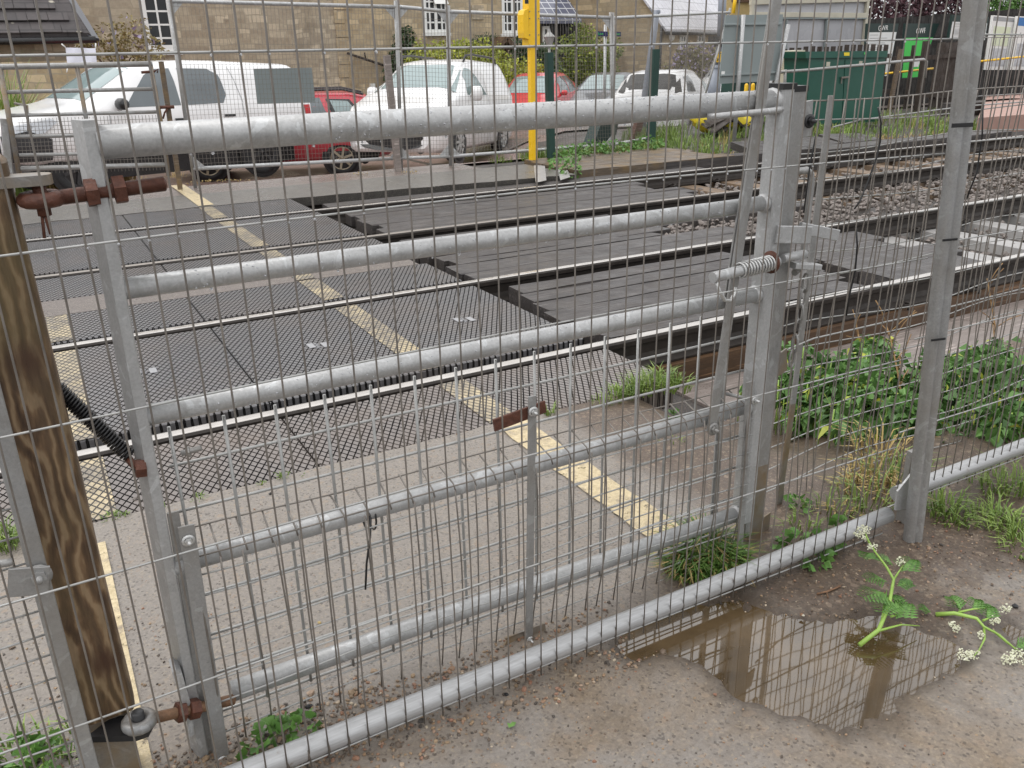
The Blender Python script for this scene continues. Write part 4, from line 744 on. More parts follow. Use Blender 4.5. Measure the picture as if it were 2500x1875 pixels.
# lamp posts
b = MB(); b.tube([at(1603, 28, Y=12.3), at(1588, 140, Y=12.3), at(1575, 230, Y=12.3), at(1563, 370, Y=12.3)], [.055, .055, .058, .075], 12); b.lathe([(0, 0), (.05, 0), (.06, .02), (.06, .05)], at(1604, 24, Y=12.3), (0, 0, -1), 12); tag(b.build('lamp_post', M['lampgrey']), 'plain grey lamp column rising through the far fence', 'lamp post')
lp2 = thing('lamp_post', 'thick grey lamp column with a black fitting left of the grey sign', 'lamp post', at(1740, 300, z=-.1)); LY = 15
b = MB(); b.tube([at(1765, -40, Y=LY), at(1760, 100, Y=LY)], .085, 12); b.tube([at(1758, 100, Y=LY), at(1750, 163, Y=LY)], .07, 12); b.tube([at(1750, 163, Y=LY), at(1735, 290, Y=LY)], [.13, .15], 14); b.lathe([(.12, .0), (.145, -.05), (.15, -.06)], at(1751, 158, Y=LY), (0, 0, 1), 14); b.build('column', M['lampgrey'], lp2)
b = MB(); b.box(at(1750, 96, Y=LY), (.32, .2, .13)); b.box(at(1758, 105, Y=LY), (.16, .2, .16)); b.build('fitting', M['black'], lp2)
ys_ = thing('height_sign', 'small yellow sign with black bars on the thick lamp column', 'sign', at(1755, 140, Y=LY-.15)); b = MB(); b.prism([at(x, y, Y=LY-.15) for x, y in ((1751, 126), (1763, 126), (1762, 152), (1750, 152))], (0, .01, 0)); b.build('plate', M['yellow'], ys_)
b = MB()
for (xa, ya, xb, yb_) in ((1753, 130, 1761, 130), (1757, 131, 1757, 139), (1752, 141, 1752, 149), (1752, 145, 1757, 145), (1757, 141, 1757, 149)): b.tube([at(xa, ya, Y=LY-.155), at(xb, yb_, Y=LY-.155)], .007, 4)
b.build('black_bars', M['black'], ys_)
b = MB(); b.tube([at(1797, -20, Y=16), at(1790, 33, Y=16)], .04, 8); tag(b.build('yellow_pole', M['yellow']), 'thin yellow pole above the grey sign', 'pole')
# navy finger signs
for (x0, x1, y0, y1, lab) in ((1460, 1484, 76, 89, 'left navy sign with green lettering behind the far fence'), (1503, 1516, 77, 89, 'right navy sign with green lettering, half hidden by a fence upright')):
    t = thing('navy_sign', lab, 'sign', at(x0, y1, Y=13)); b = MB(); b.prism([at(x, y, Y=13) for x, y in ((x0, y0), (x1, y0+1), (x1, y1), (x0, y1))], (0, .03, 0)); b.build('plate', M['navy'], t)
    c0 = at(x0+(7 if x1-x0 > 20 else 5), (y0+y1)/2, Y=12.985); text('lettering', 'Love', M['signgreen'], t, facing(c0, (1, 0, 0), (0, 0, 1)), .055)
b = MB(); b.tube([at(1478, 60, Y=13.05), at(1474, 330, Y=13.05)], .028, 8); tag(b.build('sign_pole', M['galv']), 'slim grey pole carrying the left navy sign', 'pole')
# ------------------------------------------------------------------ vehicles
def cat_(p0, p1, p2, p3, t): return .5*((2*p1)+(-p0+p2)*t+(2*p0-5*p1+4*p2-p3)*t*t+(-p0+3*p1-3*p2+p3)*t**3)
class Car:
    """st: stations (x, zbottom, zbelt, ztop, half width at belt, half width at top) from the nose (x=0) to the tail"""
    def __init__(s, name, label, st, W, M4, bodymat, group=None):
        s.st = st; s.W = W/2; s.T = thing(name, label, 'car' if 'van' not in name and 'pickup' not in name else ('van' if 'van' in name else 'pickup'), group=group); s.mat = bodymat; s.M4 = M4
    def at(s, x):
        st = s.st
        for i in range(len(st)-1):
            if x <= st[i+1][0] or i == len(st)-2:
                a, b_ = st[i], st[i+1]; t = max(0, min(1, (x-a[0])/(b_[0]-a[0]))); p0 = st[max(i-1, 0)]; p3 = st[min(i+2, len(st)-1)]
                return [a[k]+(b_[k]-a[k])*t for k in range(1, 6)]
    def sect(s, x):
        zb, zl, zt, wl, wt = s.at(x); h = zl-zb
        half = [(wl*.86, zb), (wl*.97, zb+.07), (wl*1.0, zb+h*.45), (wl*1.0, zb+h*.72), (wl*.975, zl)]
        if zt-zl > .12: half += [(wl*.955, zl+.03), (wt+(wl-wt)*.45, zl+(zt-zl)*.55), (wt*1.0, zt-.10), (wt*.90, zt-.03), (wt*.62, zt)]
        else: half += [(wl*.955, zl+(zt-zl)*.35), (wl*.93, zl+(zt-zl)*.6), (wt*.93, zl+(zt-zl)*.8), (wt*.8, zt-.004), (wt*.55, zt)]
        return half
    def side_y(s, x, z):
        h = s.sect(x)
        for (y0, z0), (y1, z1) in zip(h, h[1:]):
            if z0 <= z <= z1: return y0+(y1-y0)*(z-z0)/max(1e-6, z1-z0)
        return h[-1][0] if z > h[-1][1] else h[0][0]
    def top_z(s, x, y):
        h = s.sect(x); y = abs(y)
        if y <= h[-1][0]: return h[-1][1]
        for (y0, z0), (y1, z1) in zip(h[::-1], h[::-1][1:]):
            if y0 <= y <= y1: return z0+(z1-z0)*(y-y0)/max(1e-6, y1-y0)
        return h[4][1]
    def P(s, x, y, z): return s.M4@Vector((x, y, z))
    def put(s, b, name, mat, par=None): return b.build(name, mat, par or s.T)
    def body(s):
        b = MB(); xs_ = []
        for (a, *_), (c, *_) in zip(s.st, s.st[1:]): n = max(2, int((c-a)/.08)); xs_ += [a+(c-a)*i/n for i in range(n)]
        xs_.append(s.st[-1][0]); vs = []; L = 20
        for x in xs_:
            h = s.sect(x); vs += [s.P(x, y, z) for y, z in h]+[s.P(x, -y, z) for y, z in h[::-1]]
        b.add(vs, [(j*L+i, (j+1)*L+i, (j+1)*L+(i+1) % L, j*L+(i+1) % L) for j in range(len(xs_)-1) for i in range(L)], True)
        n = len(xs_); b.add(vs[:L], [tuple(range(L))]); b.add(vs[(n-1)*L:], [tuple(range(L-1, -1, -1))]); s.B = s.put(b, 'body', s.mat); return s
    def side(s, poly, mat, name, sides=(1, -1), off=.006, par=None, n=6):
        """panel on the flank from a polygon of (x, z)"""
        from mathutils.geometry import tessellate_polygon
        for sd_ in sides:
            b = MB(); pts = []
            for (x0, z0), (x1, z1) in zip(poly, poly[1:]+poly[:1]):
                for i in range(n): pts.append((x0+(x1-x0)*i/n, z0+(z1-z0)*i/n))
            c = (sum(p[0] for p in pts)/len(pts), sum(p[1] for p in pts)/len(pts)); rings = []
            for f in (1, .6, .25): rings.append([(c[0]+(x-c[0])*f, c[1]+(z-c[1])*f) for x, z in pts])
            vs = [s.P(x, sd_*(s.side_y(x, z)+off), z) for r in rings for x, z in r]+[s.P(c[0], sd_*(s.side_y(*c)+off), c[1])]; L = len(pts)
            b.add(vs, [(j*L+i, j*L+(i+1) % L, (j+1)*L+(i+1) % L, (j+1)*L+i) for j in range(2) for i in range(L)]+[(2*L+i, 2*L+(i+1) % L, 3*L) for i in range(L)], True); s.put(b, name, mat, par)
    def screen(s, x0, x1, w0, w1, mat, name, off=.008, x2=None):
        """glass lying on the top surface between x0 and x1"""
        b = MB(); nx, ny = 8, 10; vs = []
        for i in range(nx+1):
            t = i/nx; x = x0+(x1-x0)*t; w_ = w0+(w1-w0)*t
            for j in range(ny+1): y = w_*(2*j/ny-1); vs.append(s.P(x, y, s.top_z(x, y)+off))
        b.add(vs, [(i*(ny+1)+j, i*(ny+1)+j+1, (i+1)*(ny+1)+j+1, (i+1)*(ny+1)+j) for i in range(nx) for j in range(ny)], True); return s.put(b, name, mat)
    def bx(s, c, sz, mat, name, par=None, rz=0):
        b = MB(); q = s.M4.to_3x3()@Matrix.Rotation(rz, 3, 'Z'); b.obox(s.P(*c), q@Vector((sz[0]/2, 0, 0)), q@Vector((0, sz[1]/2, 0)), q@Vector((0, 0, sz[2]/2))); return s.put(b, name, mat, par)
    def wheel(s, x, r, rim, y=None, wide=.2, spokes=5, off=0):
        q = s.M4.to_3x3()
        for sd_ in (1, -1):
            yy = sd_*(s.side_y(x, r+.1)+.012+off); ax = q@Vector((0, sd_, 0))
            a = MB(); a.lathe([(0, .0), (r+.055, .0)], s.P(x, sd_*(s.side_y(x, r+.1)+.004), r), ax, 28); s.put(a, 'wheel_arch', M['black'])
            t = MB(); c = s.P(x, yy, r); t.lathe([(r*.62, -wide), (r*.93, -wide), (r, -wide+.03), (r, -.03), (r*.95, 0), (r*.68, .006), (r*.66, -.02)], c, ax, 28); o = s.put(t, 'wheel', M['tyre'])
            m_ = MB(); m_.lathe([(r*.68, .004), (r*.64, .008), (r*.60, -.03), (0, -.05)], c, ax, 28); m_.lathe([(r*.16, -.04), (r*.15, .006), (0, .01)], c, ax, 12)
            u_ = (q@Vector((1, 0, 0))); v_ = (q@Vector((0, 0, 1)))
            for kk in range(spokes):
                a_ = 2*math.pi*kk/spokes+.3; dd = u_*math.cos(a_)+v_*math.sin(a_); m_.beam(c+dd*r*.12, c+dd*r*.64, r*.13, .03, ax)
            s.put(m_, 'rim', rim, o)
    def mirror(s, x, z, mat, out=.16, sides=(1, -1), sz=(.10, .2, .16)):
        for sd_ in sides:
            b = MB(); c = s.P(x, sd_*(s.side_y(x, z)+out), z); q = s.M4.to_3x3(); n = 10; vs = []
            for i in range(9):
                t = -1+2*i/8; rr = (1-t**4)**.5 if abs(t) < 1 else .0
                for k_ in range(n): a = 2*math.pi*k_/n; vs.append(c+q@Vector((sz[0]/2*rr*math.cos(a), sz[1]/2*t, sz[2]/2*rr*math.sin(a))))
            b.add(vs, [(i*n+k_, i*n+(k_+1) % n, (i+1)*n+(k_+1) % n, (i+1)*n+k_) for i in range(8) for k_ in range(n)], True); b.tube([c, s.P(x+.02, sd_*(s.side_y(x, z)-.02), z-.04)], .025, 6); s.put(b, 'mirror', mat)
def pose(front, rear, up=0):
    """local frame of a car: origin on the ground under the nose, +x to the tail"""
    x = (Vector(rear)-Vector(front)).normalized(); y = Vector((0, 0, 1)).cross(x).normalized(); z = x.cross(y); m_ = Matrix((x, y, z)).transposed().to_4x4(); m_.translation = Vector(front); return m_
def carpose(px, rng, ypx, bearing, slope=0, shift=0):
    """nose centre seen at column px, rng metres off, standing where row ypx meets the ground; tail points along bearing"""
    d = ray(px, ypx); h = math.hypot(d.x, d.y); p = Vector((0, 0, CH))+d*(rng/h); b_ = R_(bearing); t_ = Vector((math.sin(b_), math.cos(b_), slope)); return pose(p, p+t_)
# --- white pickup, facing left, seen from its left side
rw = at(655, 426, z=-.47); fwx = at(180, 440, z=-.47); Yp = rw.y+.0
hd = Vector((-.93, -.36, .02)).normalized(); wb = 3.085
fw = rw+hd*wb; nose = fw+hd*.93; mid = Vector((-.36, .93, 0))*.90
pk = Car('pickup', 'white double cab pickup truck with a hard canopy, parked facing left', [
 (0, .56, .88, .95, .70, .66), (.08, .50, .95, 1.02, .80, .70), (.35, .46, 1.02, 1.10, .88, .74), (.7, .46, 1.08, 1.17, .905, .76), (1.05, .46, 1.12, 1.23, .91, .76), (1.22, .46, 1.13, 1.30, .91, .72), (1.95, .46, 1.14, 1.72, .91, .64), (2.3, .46, 1.14, 1.79, .91, .64), (3.0, .46, 1.15, 1.82, .91, .65), (3.6, .48, 1.15, 1.81, .91, .67), (3.75, .50, 1.15, 1.80, .91, .69), (4.8, .52, 1.15, 1.76, .91, .70), (4.95, .56, 1.16, 1.70, .89, .68), (5.05, .60, 1.16, 1.22, .87, .66)], 1.82,
 pose(nose+mid, nose+mid-hd), M['white_car']).body()
pk.bx((2.5, 0, .35), (4.4, 1.5, .34), M['black'], 'chassis')
g = M['car_glass_dark']
pk.side([(1.72, 1.17), (1.92, 1.38), (2.16, 1.60), (2.32, 1.69), (2.60, 1.70), (2.60, 1.17)], g, 'side_window'); pk.side([(2.72, 1.17), (2.72, 1.70), (3.22, 1.69), (3.38, 1.60), (3.42, 1.30), (3.34, 1.18)], g, 'side_window')
pk.screen(1.20, 2.0, .66, .58, M['car_glass'], 'windscreen'); pk.wheel(.93, .37, M['steelwheel'], spokes=6); pk.wheel(4.02, .37, M['steelwheel'], spokes=6)
pk.mirror(1.62, 1.22, M['black'], .13, sz=(.16, .24, .17))
pk.side([(.10, .86), (.12, .98), (.62, 1.06), (.70, 1.02), (.50, .88)], M['clearlamp'], 'headlight', off=.03); pk.side([(.0, .50), (.0, .86), (.30, .92), (.58, .80), (.55, .52)], M['steelwheel'], 'bumper_corner', off=.05)
pk.bx((-.02, 0, .66), (.10, 1.36, .40), M['steelwheel'], 'bumper'); pk.bx((-.03, 0, .86), (.08, .9, .16), M['black'], 'grille'); pk.side([(2.44, .95), (2.60, .95), (2.60, .985), (2.44, .985)], M['black'], 'door_handle', off=.02, n=2); pk.side([(3.30, .97), (3.50, .97), (3.50, 1.005), (3.30, 1.005)], M['black'], 'door_handle', off=.02, n=2)
pk.side([(4.93, .72), (5.03, .72), (5.02, 1.1), (4.88, 1.1)], M['redlamp'], 'tail_lamp', off=.012)
gap = M['ink']
for pl in ([(2.65, .50), (2.66, .50), (2.66, 1.16), (2.65, 1.16)], [(3.68, .78), (3.688, .78), (3.68, 1.16), (3.67, 1.16)], [(1.40, .5), (1.408, .5), (1.46, 1.13), (1.45, 1.13)], [(3.69, 1.17), (3.70, 1.17), (3.60, 1.72), (3.59, 1.72)]): pk.side(pl, gap, 'panel_gap', off=.005, n=4)
# --- white van, three-quarter front
van = Car('van', 'white small van with silver alloy wheels and roof bars, nose towards the far fence', [
 (0, .26, .62, .70, .66, .55), (.10, .20, .78, .86, .80, .62), (.30, .19, .88, .95, .86, .68), (.75, .19, .99, 1.07, .89, .74), (1.0, .19, 1.05, 1.16, .895, .74), (1.12, .19, 1.06, 1.24, .90, .72), (1.72, .19, 1.08, 1.58, .90, .62), (2.05, .19, 1.08, 1.68, .90, .63), (2.6, .19, 1.08, 1.73, .90, .66), (4.1, .20, 1.08, 1.72, .89, .66), (4.33, .24, 1.08, 1.6, .87, .62), (4.4, .30, 1.05, 1.35, .85, .6)], 1.79, carpose(958, 14.5, 403, 45, -.05), M['white_car']).body()
van.screen(1.09, 1.80, .76, .62, M['car_glass'], 'windscreen'); van.side([(1.42, 1.10), (1.72, 1.44), (1.95, 1.56), (2.10, 1.54), (2.52, 1.10)], M['car_glass'], 'side_window')
for xw in (.86, 3.54): van.wheel(xw, .33, M['alloy'], spokes=9)
van.mirror(1.55, 1.12, M['white_car'], .14, sz=(.14, .22, .26))
b = MB()
def nosept(y, z): # front face position
    return van.P(.0-.012+.30*max(0, abs(y)-.30)**1.8, y, z)
def facepanel(c, poly, mat, name, off=.0):
    b = MB(); vs = [c.P(-.02-off+.42*max(0, abs(y)-.28)**1.7, y, z) for y, z in poly]; n = len(poly); b.add(vs+[c.P(.12, y, z) for y, z in poly], [tuple(range(n))]+[(i, (i+1) % n, n+(i+1) % n, n+i) for i in range(n)]); return c.put(b, name, mat)
facepanel(van, [(-.66, .46), (-.5, .47), (-.25, .47), (0, .47), (.25, .47), (.5, .47), (.66, .46), (.62, .36), (.48, .28), (.25, .24), (0, .235), (-.25, .24), (-.48, .28), (-.62, .36)], M['black'], 'lower_grille', .03)
facepanel(van, [(-.62, .66), (-.3, .66), (0, .66), (.3, .66), (.62, .66), (.6, .72), (.3, .74), (0, .74), (-.3, .74), (-.6, .72)], M['black'], 'upper_grille', .01)
pl = facepanel(van, [(-.26, .50), (.26, .50), (.26, .61), (-.26, .61)], M['white_frame'], 'number_plate', .05)
q_ = van.M4.to_3x3(); text('plate_letters', 'AY08 FN', M['black'], pl, facing(van.P(-.075, 0, .555), q_@Vector((0, -1, 0)), q_@Vector((0, 0, 1))), .10)
van.side([(.12, .66), (.14, .80), (.55, .92), (.52, .72)], M['clearlamp'], 'headlight')
for sd_ in (1, -1):
    b = MB(); b.tube([van.P(x, sd_*.60, z) for x, z in ((2.0, 1.66), (2.12, 1.77), (2.5, 1.80), (3.6, 1.79), (3.9, 1.77), (4.0, 1.68))], .02, 8); van.put(b, 'roof_bar', M['steelwheel'])
van.side([(2.58, .3), (2.588, .3), (2.588, 1.62), (2.58, 1.62)], gap, 'panel_gap', off=.005, n=4)
# --- red estate behind the pickup
c0 = at(770, 425, z=-.62); c0.y = 18.0; c0 = at(852, 388, Y=17.4); c0.z = -.83
sd2 = Vector((-.95, .31, 0)).normalized()
suv = Car('suv', 'red estate car with roof bars and tan alloy wheels, half hidden behind the pickup', [
 (0, .42, .80, .88, .68, .6), (.15, .30, .9, .95, .80, .66), (1.0, .28, .98, 1.04, .87, .72), (1.3, .28, .99, 1.1, .87, .7), (2.0, .28, 1.0, 1.50, .87, .6), (2.6, .28, 1.0, 1.56, .87, .6), (3.6, .28, 1.0, 1.54, .87, .62), (3.95, .30, 1.0, 1.48, .86, .60), (4.3, .34, 1.02, 1.12, .84, .60), (4.4, .42, .95, 1.0, .80, .58)], 1.74,
 pose(c0+sd2*3.52, c0), M['pink_red']).body()
suv.side([(1.55, 1.03), (2.1, 1.42), (2.5, 1.46), (2.5, 1.03)], g, 'side_window'); suv.side([(2.58, 1.03), (2.58, 1.46), (3.05, 1.46), (3.22, 1.03)], g, 'side_window'); suv.side([(3.30, 1.05), (3.16, 1.44), (3.62, 1.42), (3.92, 1.06)], M['black'], 'window_trim', off=.005); suv.side([(3.38, 1.08), (3.24, 1.41), (3.58, 1.39), (3.83, 1.09)], M['car_glass'], 'side_window', off=.011)
suv.screen(3.97, 4.26, .52, .6, g, 'rear_window')
for xw in (.85, 3.38): suv.wheel(xw, .33, M['alloy_tan'], spokes=6)
for sd_ in (1, -1):
    b = MB(); b.tube([suv.P(x, sd_*.55, z) for x, z in ((2.0, 1.50), (2.2, 1.60), (3.5, 1.60), (3.9, 1.50))], .022, 8); suv.put(b, 'roof_bar', M['steelwheel'])
suv.bx((2.85, 0, 1.64), (.07, 1.2, .035), M['alloy'], 'cross_bar')
# --- red hatchback
hat = Car('hatchback', 'bright red small hatchback parked beyond the yellow post', [
 (0, .36, .62, .70, .62, .5), (.10, .24, .74, .80, .76, .6), (.6, .2, .88, .96, .83, .68), (.85, .2, .92, 1.02, .84, .68), (1.5, .2, .95, 1.38, .84, .58), (1.9, .2, .96, 1.48, .84, .58), (2.7, .2, .97, 1.48, .84, .58), (3.3, .22, .98, 1.38, .82, .56), (3.52, .26, .98, 1.1, .80, .56), (3.6, .34, .9, .96, .76, .54)], 1.66, carpose(1263, 21.6, 340, 46), M['red_car']).body()
hat.screen(.88, 1.62, .70, .54, M['car_glass'], 'windscreen'); hat.side([(1.25, .99), (1.66, 1.34), (1.95, 1.40), (2.2, 1.40), (2.2, .99)], g, 'side_window'); hat.side([(2.28, .99), (2.28, 1.40), (2.75, 1.39), (2.98, 1.25), (3.0, 1.02)], g, 'side_window')
for xw in (.75, 3.1): hat.wheel(xw, .29, M['alloy'], spokes=7)
hat.mirror(1.32, 1.02, M['red_car'], .10, sz=(.1, .18, .13)); hat.side([(.10, .60), (.12, .72), (.5, .84), (.46, .66)], M['clearlamp'], 'headlight')
facepanel(hat, [(-.5, .28), (0, .26), (.5, .28), (.5, .40), (0, .42), (-.5, .40)], M['black'], 'grille', .02)
# --- dark grey car
dk = Car('saloon', 'dark grey car with a pale windscreen, behind the white hatchback', [
 (0, .34, .62, .70, .64, .5), (.12, .24, .78, .84, .8, .6), (.95, .22, .93, 1.0, .87, .72), (1.2, .22, .95, 1.06, .88, .72), (1.95, .22, .98, 1.40, .88, .6), (2.4, .22, .98, 1.48, .88, .6), (3.4, .22, .98, 1.44, .88, .6), (4.1, .26, .98, 1.05, .84, .6), (4.3, .34, .9, .95, .8, .56)], 1.76, carpose(1432, 23.0, 330, 50), M['grey_car']).body()
dk.screen(1.22, 2.05, .74, .56, M['car_glass'], 'windscreen'); dk.side([(1.6, 1.01), (2.12, 1.36), (2.55, 1.40), (2.55, 1.01)], M['car_glass'], 'side_window'); dk.side([(2.63, 1.01), (2.63, 1.40), (3.2, 1.37), (3.5, 1.05)], M['car_glass'], 'side_window')
for xw in (.85, 3.45): dk.wheel(xw, .31, M['alloy'], spokes=7)
dk.mirror(1.65, 1.04, M['grey_car'], .1, sz=(.1, .18, .13))
# --- white hatchback seen from behind
m3 = carpose(1578, 19.2, 350, 53); m3 = m3@Matrix.Translation((4.0, 0, 0))@Matrix.Rotation(math.pi, 4, 'Z')
wh = Car('white_hatchback', 'white hatchback seen from behind with dark tinted rear window', [
 (0, .36, .62, .70, .62, .5), (.12, .24, .76, .82, .78, .6), (.8, .2, .9, .97, .85, .7), (1.1, .2, .92, 1.04, .86, .7), (1.75, .2, .95, 1.38, .86, .58), (2.2, .2, .95, 1.46, .86, .58), (3.2, .2, .96, 1.47, .86, .60), (3.65, .22, .98, 1.42, .84, .60), (3.82, .24, 1.0, 1.22, .82, .60), (3.95, .30, .95, 1.02, .80, .56), (4.0, .36, .8, .86, .76, .5)], 1.72, m3, M['white_car']).body()
wh.screen(3.67, 3.90, .60, .70, M['tint'], 'rear_window', .010); wh.side([(3.05, 1.03), (3.05, 1.36), (3.5, 1.34), (3.72, 1.05)], M['car_glass_dark'], 'side_window', (1, -1)); wh.side([(1.5, .99), (1.95, 1.36), (2.1, 1.38), (2.1, .99)], M['car_glass'], 'side_window')
for xw in (.8, 3.3): wh.wheel(xw, .31, M['steelwheel'], spokes=7)
wh.side([(3.80, .62), (3.93, .62), (3.90, .76), (3.80, .74)], M['redlamp'], 'tail_lamp', off=.012)
b = MB(); 
for sg_ in (-1, 1): b.prism([wh.P(4.012, sg_*.62, .55), wh.P(4.012, sg_*.50, .50), wh.P(4.012, sg_*.46, .68), wh.P(4.012, sg_*.58, .72)], wh.M4.to_3x3()@Vector((-.06, 0, 0)))
wh.put(b, 'reflector', M['redlamp'])
# --- van nose further back
m3 = carpose(1772, 27, 300, 50)
v2 = Car('white_van', 'white van nose peeping out behind the thick lamp column', [(0, .4, .8, .9, .7, .6), (.1, .3, .95, 1.05, .85, .7), (.8, .28, 1.15, 1.25, .93, .76), (1.1, .28, 1.2, 1.35, .95, .76), (1.8, .28, 1.2, 1.95, .95, .7), (4.5, .28, 1.2, 2.0, .95, .8)], 1.9, m3, M['white_car']).body()
v2.screen(1.1, 1.75, .78, .64, M['car_glass_dark'], 'windscreen'); v2.wheel(.9, .33, M['steelwheel'], spokes=5); v2.mirror(1.3, 1.35, M['black'], .12); v2.bx((-.01, 0, .7), (.06, 1.2, .22), M['black'], 'grille')
# ------------------------------------------------------------------ buildings
def window(T, px0, px1, py0, py1, Y, cols, rows, u=(1, 0, 0), depth=.12, sill=True, frame=.07, name='window', plane=None):
    """framed window set into a wall; pixel box on the wall plane"""
    A = (lambda x, y: at(x, y, Y=Y)) if plane is None else plane
    u = Vector(u).normalized(); n = Vector((u.y, -u.x, 0)); up = Vector((0, 0, 1)); a = A(px0, py1); c = A(px1, py0); wdt = (A(px1, py1)-a).dot(u); h = (A(px0, py0)-a).z
    P = lambda s_, z, o=0: a+u*s_+up*z+n*o
    f = MB(); e = frame
    def br(s0, z0, s1, z1, o0, o1): f.obox(P((s0+s1)/2, (z0+z1)/2, (o0+o1)/2), u*(s1-s0)/2, n*(o1-o0)/2, up*(z1-z0)/2)
    br(0, 0, e, h, -.03, .03); br(wdt-e, 0, wdt, h, -.03, .03); br(e, 0, wdt-e, e, -.03, .028); br(e, h-e, wdt-e, h, -.03, .028)
    for i in range(1, cols): s_ = wdt*i/cols; q = .045 if (cols == 4 and i == 2) or cols == 2 and rows < 3 else .024; br(s_-q, e, s_+q, h-e, -.012, .022)
    for j in range(1, rows): z = h*j/rows; br(e, z-.022, wdt-e, z+.022, -.011, .019)
    o = f.build(name, M['white_frame'], T); g_ = MB(); g_.obox(P(wdt/2, h/2, .006), u*(wdt/2-.01), n*.004, up*(h/2-.01)); g_.build('pane', M['glass'], o)
    if sill: s2 = MB(); s2.obox(P(wdt/2, -.05, .03), u*(wdt/2+.06), n*.06, up*.04); s2.build('sill', M['white_frame'], o)
    return o
BY = 25.0
mb = thing('stone_house', 'long buff stone house with white multi-pane windows, facing the car park', 'house', at(700, 300, Y=BY))
def wallp(x0, x1, zlo, y0, y1, Y, mat, name, T, th=.5):
    a, c = at(x0, y0, Y=Y), at(x1, y1, Y=Y); b = MB(); b.b2((a.x, Y, zlo), (c.x, Y+th, max(a.z, c.z))); return b.build(name, mat, T)
wx0, wx1 = at(195, 100, Y=BY).x, at(1306, 100, Y=BY).x; xq = at(838, 100, Y=BY).x
b = MB(); b.b2((wx0, BY+.004, -1.3), (xq, BY+6, 7.5)); b.build('wall', M['stone_grey'], mb)
b = MB(); b.b2((xq, BY, -1.3), (wx1, BY+6, 7.5)); b.build('wall', M['stone'], mb)
b = MB()
for i in range(16): z = -1.2+i*.36; b.box((xq-.02+(.06 if i % 2 else -.04), BY-.02+.02, z), (.46 if i % 2 else .30, .06, .33))
b.build('quoins', M['stone'], mb)
window(mb, 358, 438, -40, 126, BY, 2, 5, frame=.15); window(mb, 1036, 1094, -22, 80, BY, 4, 4, frame=.09); window(mb, 1226, 1276, -22, 82, BY, 4, 4, frame=.09)
f = MB(); p = at(1075, -1, Y=BY-.1); f.obox(p, (.22, 0, 0), (0, .015, .0), (0, .09, .12)); f.build('open_casement', M['white_frame'], mb)
b = MB(); b.obox(at(1166, 30, Y=BY-.01), (.20, 0, 0), (0, .03, 0), (0, 0, .20)); b.build('stone_plaque', M['stone_grey'], mb)
b = MB(); b.tube([at(848, 130, Y=BY-.15), at(960, 167, Y=BY-.15)], .035, 6); b.tube([at(890, 128, Y=BY-.15), at(893, 146, Y=BY-.15)], .02, 6); b.build('stair_rail', M['paling_wood'], mb)
b = MB(); b.b2((wx1-.22, BY-.05, -1.3), (wx1+.02, BY, 7.5)); b.build('corner_trim', M['rust_timber'], mb)
b = MB(); b.obox(at(910, 212, Y=BY-.05), (.07, 0, 0), (0, .05, 0), (0, 0, .09)); b.build('meter_box', M['white_frame'], mb)
# lean-to with dark slate roof at left
lt = thing('outbuilding', 'low outbuilding with a dark mossy stone slate roof at far left', 'outbuilding', at(100, 130, Y=20))
LY0 = 18.5; e0, e1 = at(-60, 88, Y=LY0), at(216, 80, Y=LY0); zt = 3.6
b = MB(); b.add([(e0.x-3, LY0, e0.z), (e1.x, LY0, e1.z), (e1.x+.12, LY0+.02, e1.z-.14), (e0.x-3, LY0+.02, e0.z-.12), (e0.x-3, LY0+3, e0.z+2.3), (e1.x-.7, LY0+3, e1.z+2.3)], [(0, 1, 5, 4), (3, 2, 1, 0), (1, 2, 5)])
nrow = 11
for i in range(nrow):
    t0, t1 = i/nrow, (i+1)/nrow; 
    for kx in range(26):
        xa = e0.x-1+kx*.34+(.17 if i % 2 else 0); 
        if xa+.33 > e1.x-.7*t1: continue
        y0, y1 = LY0-.03+3*t0, LY0+3*t1; z0, z1 = e0.z+2.3*t0+.05, e0.z+2.3*t1+.02; jj = rnd.uniform(0, .012)
        b.prism([(xa, y0, z0+jj), (xa+.33, y0, z0+jj), (xa+.33, y1, z1+jj), (xa, y1, z1+jj)], (0, .01, -.02))
b.build('roof', M['roof_dark'], lt)
b = MB(); b.prism([(e1.x-.02, LY0-.02, e1.z-.05), (e1.x+.16, LY0, e1.z-.10), (e1.x-.55, LY0+3, e1.z+2.3), (e1.x-.75, LY0+3, e1.z+2.38)], (0, .02, -.05)); b.build('verge_lead', M['grey_car'], lt)
b = MB(); b.b2((e0.x-3, LY0+.35, -1.2), (e1.x-.25, LY0+3, e0.z+.1)); b.build('wall', M['stone_grey'], lt)
b = MB(); b.tube([(e0.x-3, LY0-.06, e0.z-.12), (e1.x+.1, LY0-.06, e1.z-.12)], .06, 8); b.build('gutter', M['black'], lt)
# white banner
bn = thing('banner', 'blank white banner tied up by its corners above the pickup bonnet', 'banner', at(200, 160, Y=17.2)); b = MB(); q4 = [at(x, y, Y=17.2) for x, y in ((160, 116), (233, 118), (238, 168), (165, 165))]; nx = 8; vs = []
for j in range(5):
    for i in range(nx+1):
        p = q4[0].lerp(q4[1], i/nx).lerp(q4[3].lerp(q4[2], i/nx), j/4); p.y += .02*math.sin(i*1.3+j); vs.append(p)
b.add(vs, [(j*(nx+1)+i, j*(nx+1)+i+1, (j+1)*(nx+1)+i+1, (j+1)*(nx+1)+i) for j in range(4) for i in range(nx)], True); b.build('sheet', M['white_panel'], bn)
for c_, d_ in ((q4[0], (-.05, 0, .06)), (q4[1], (.02, 0, .08)), (q4[2], (.03, 0, -.06)), (q4[3], (-.03, 0, -.08))):
    b = MB(); b.tube([c_, c_+Vector(d_)], .012, 5); b.build('corner_tie', M['white_frame'], bn)
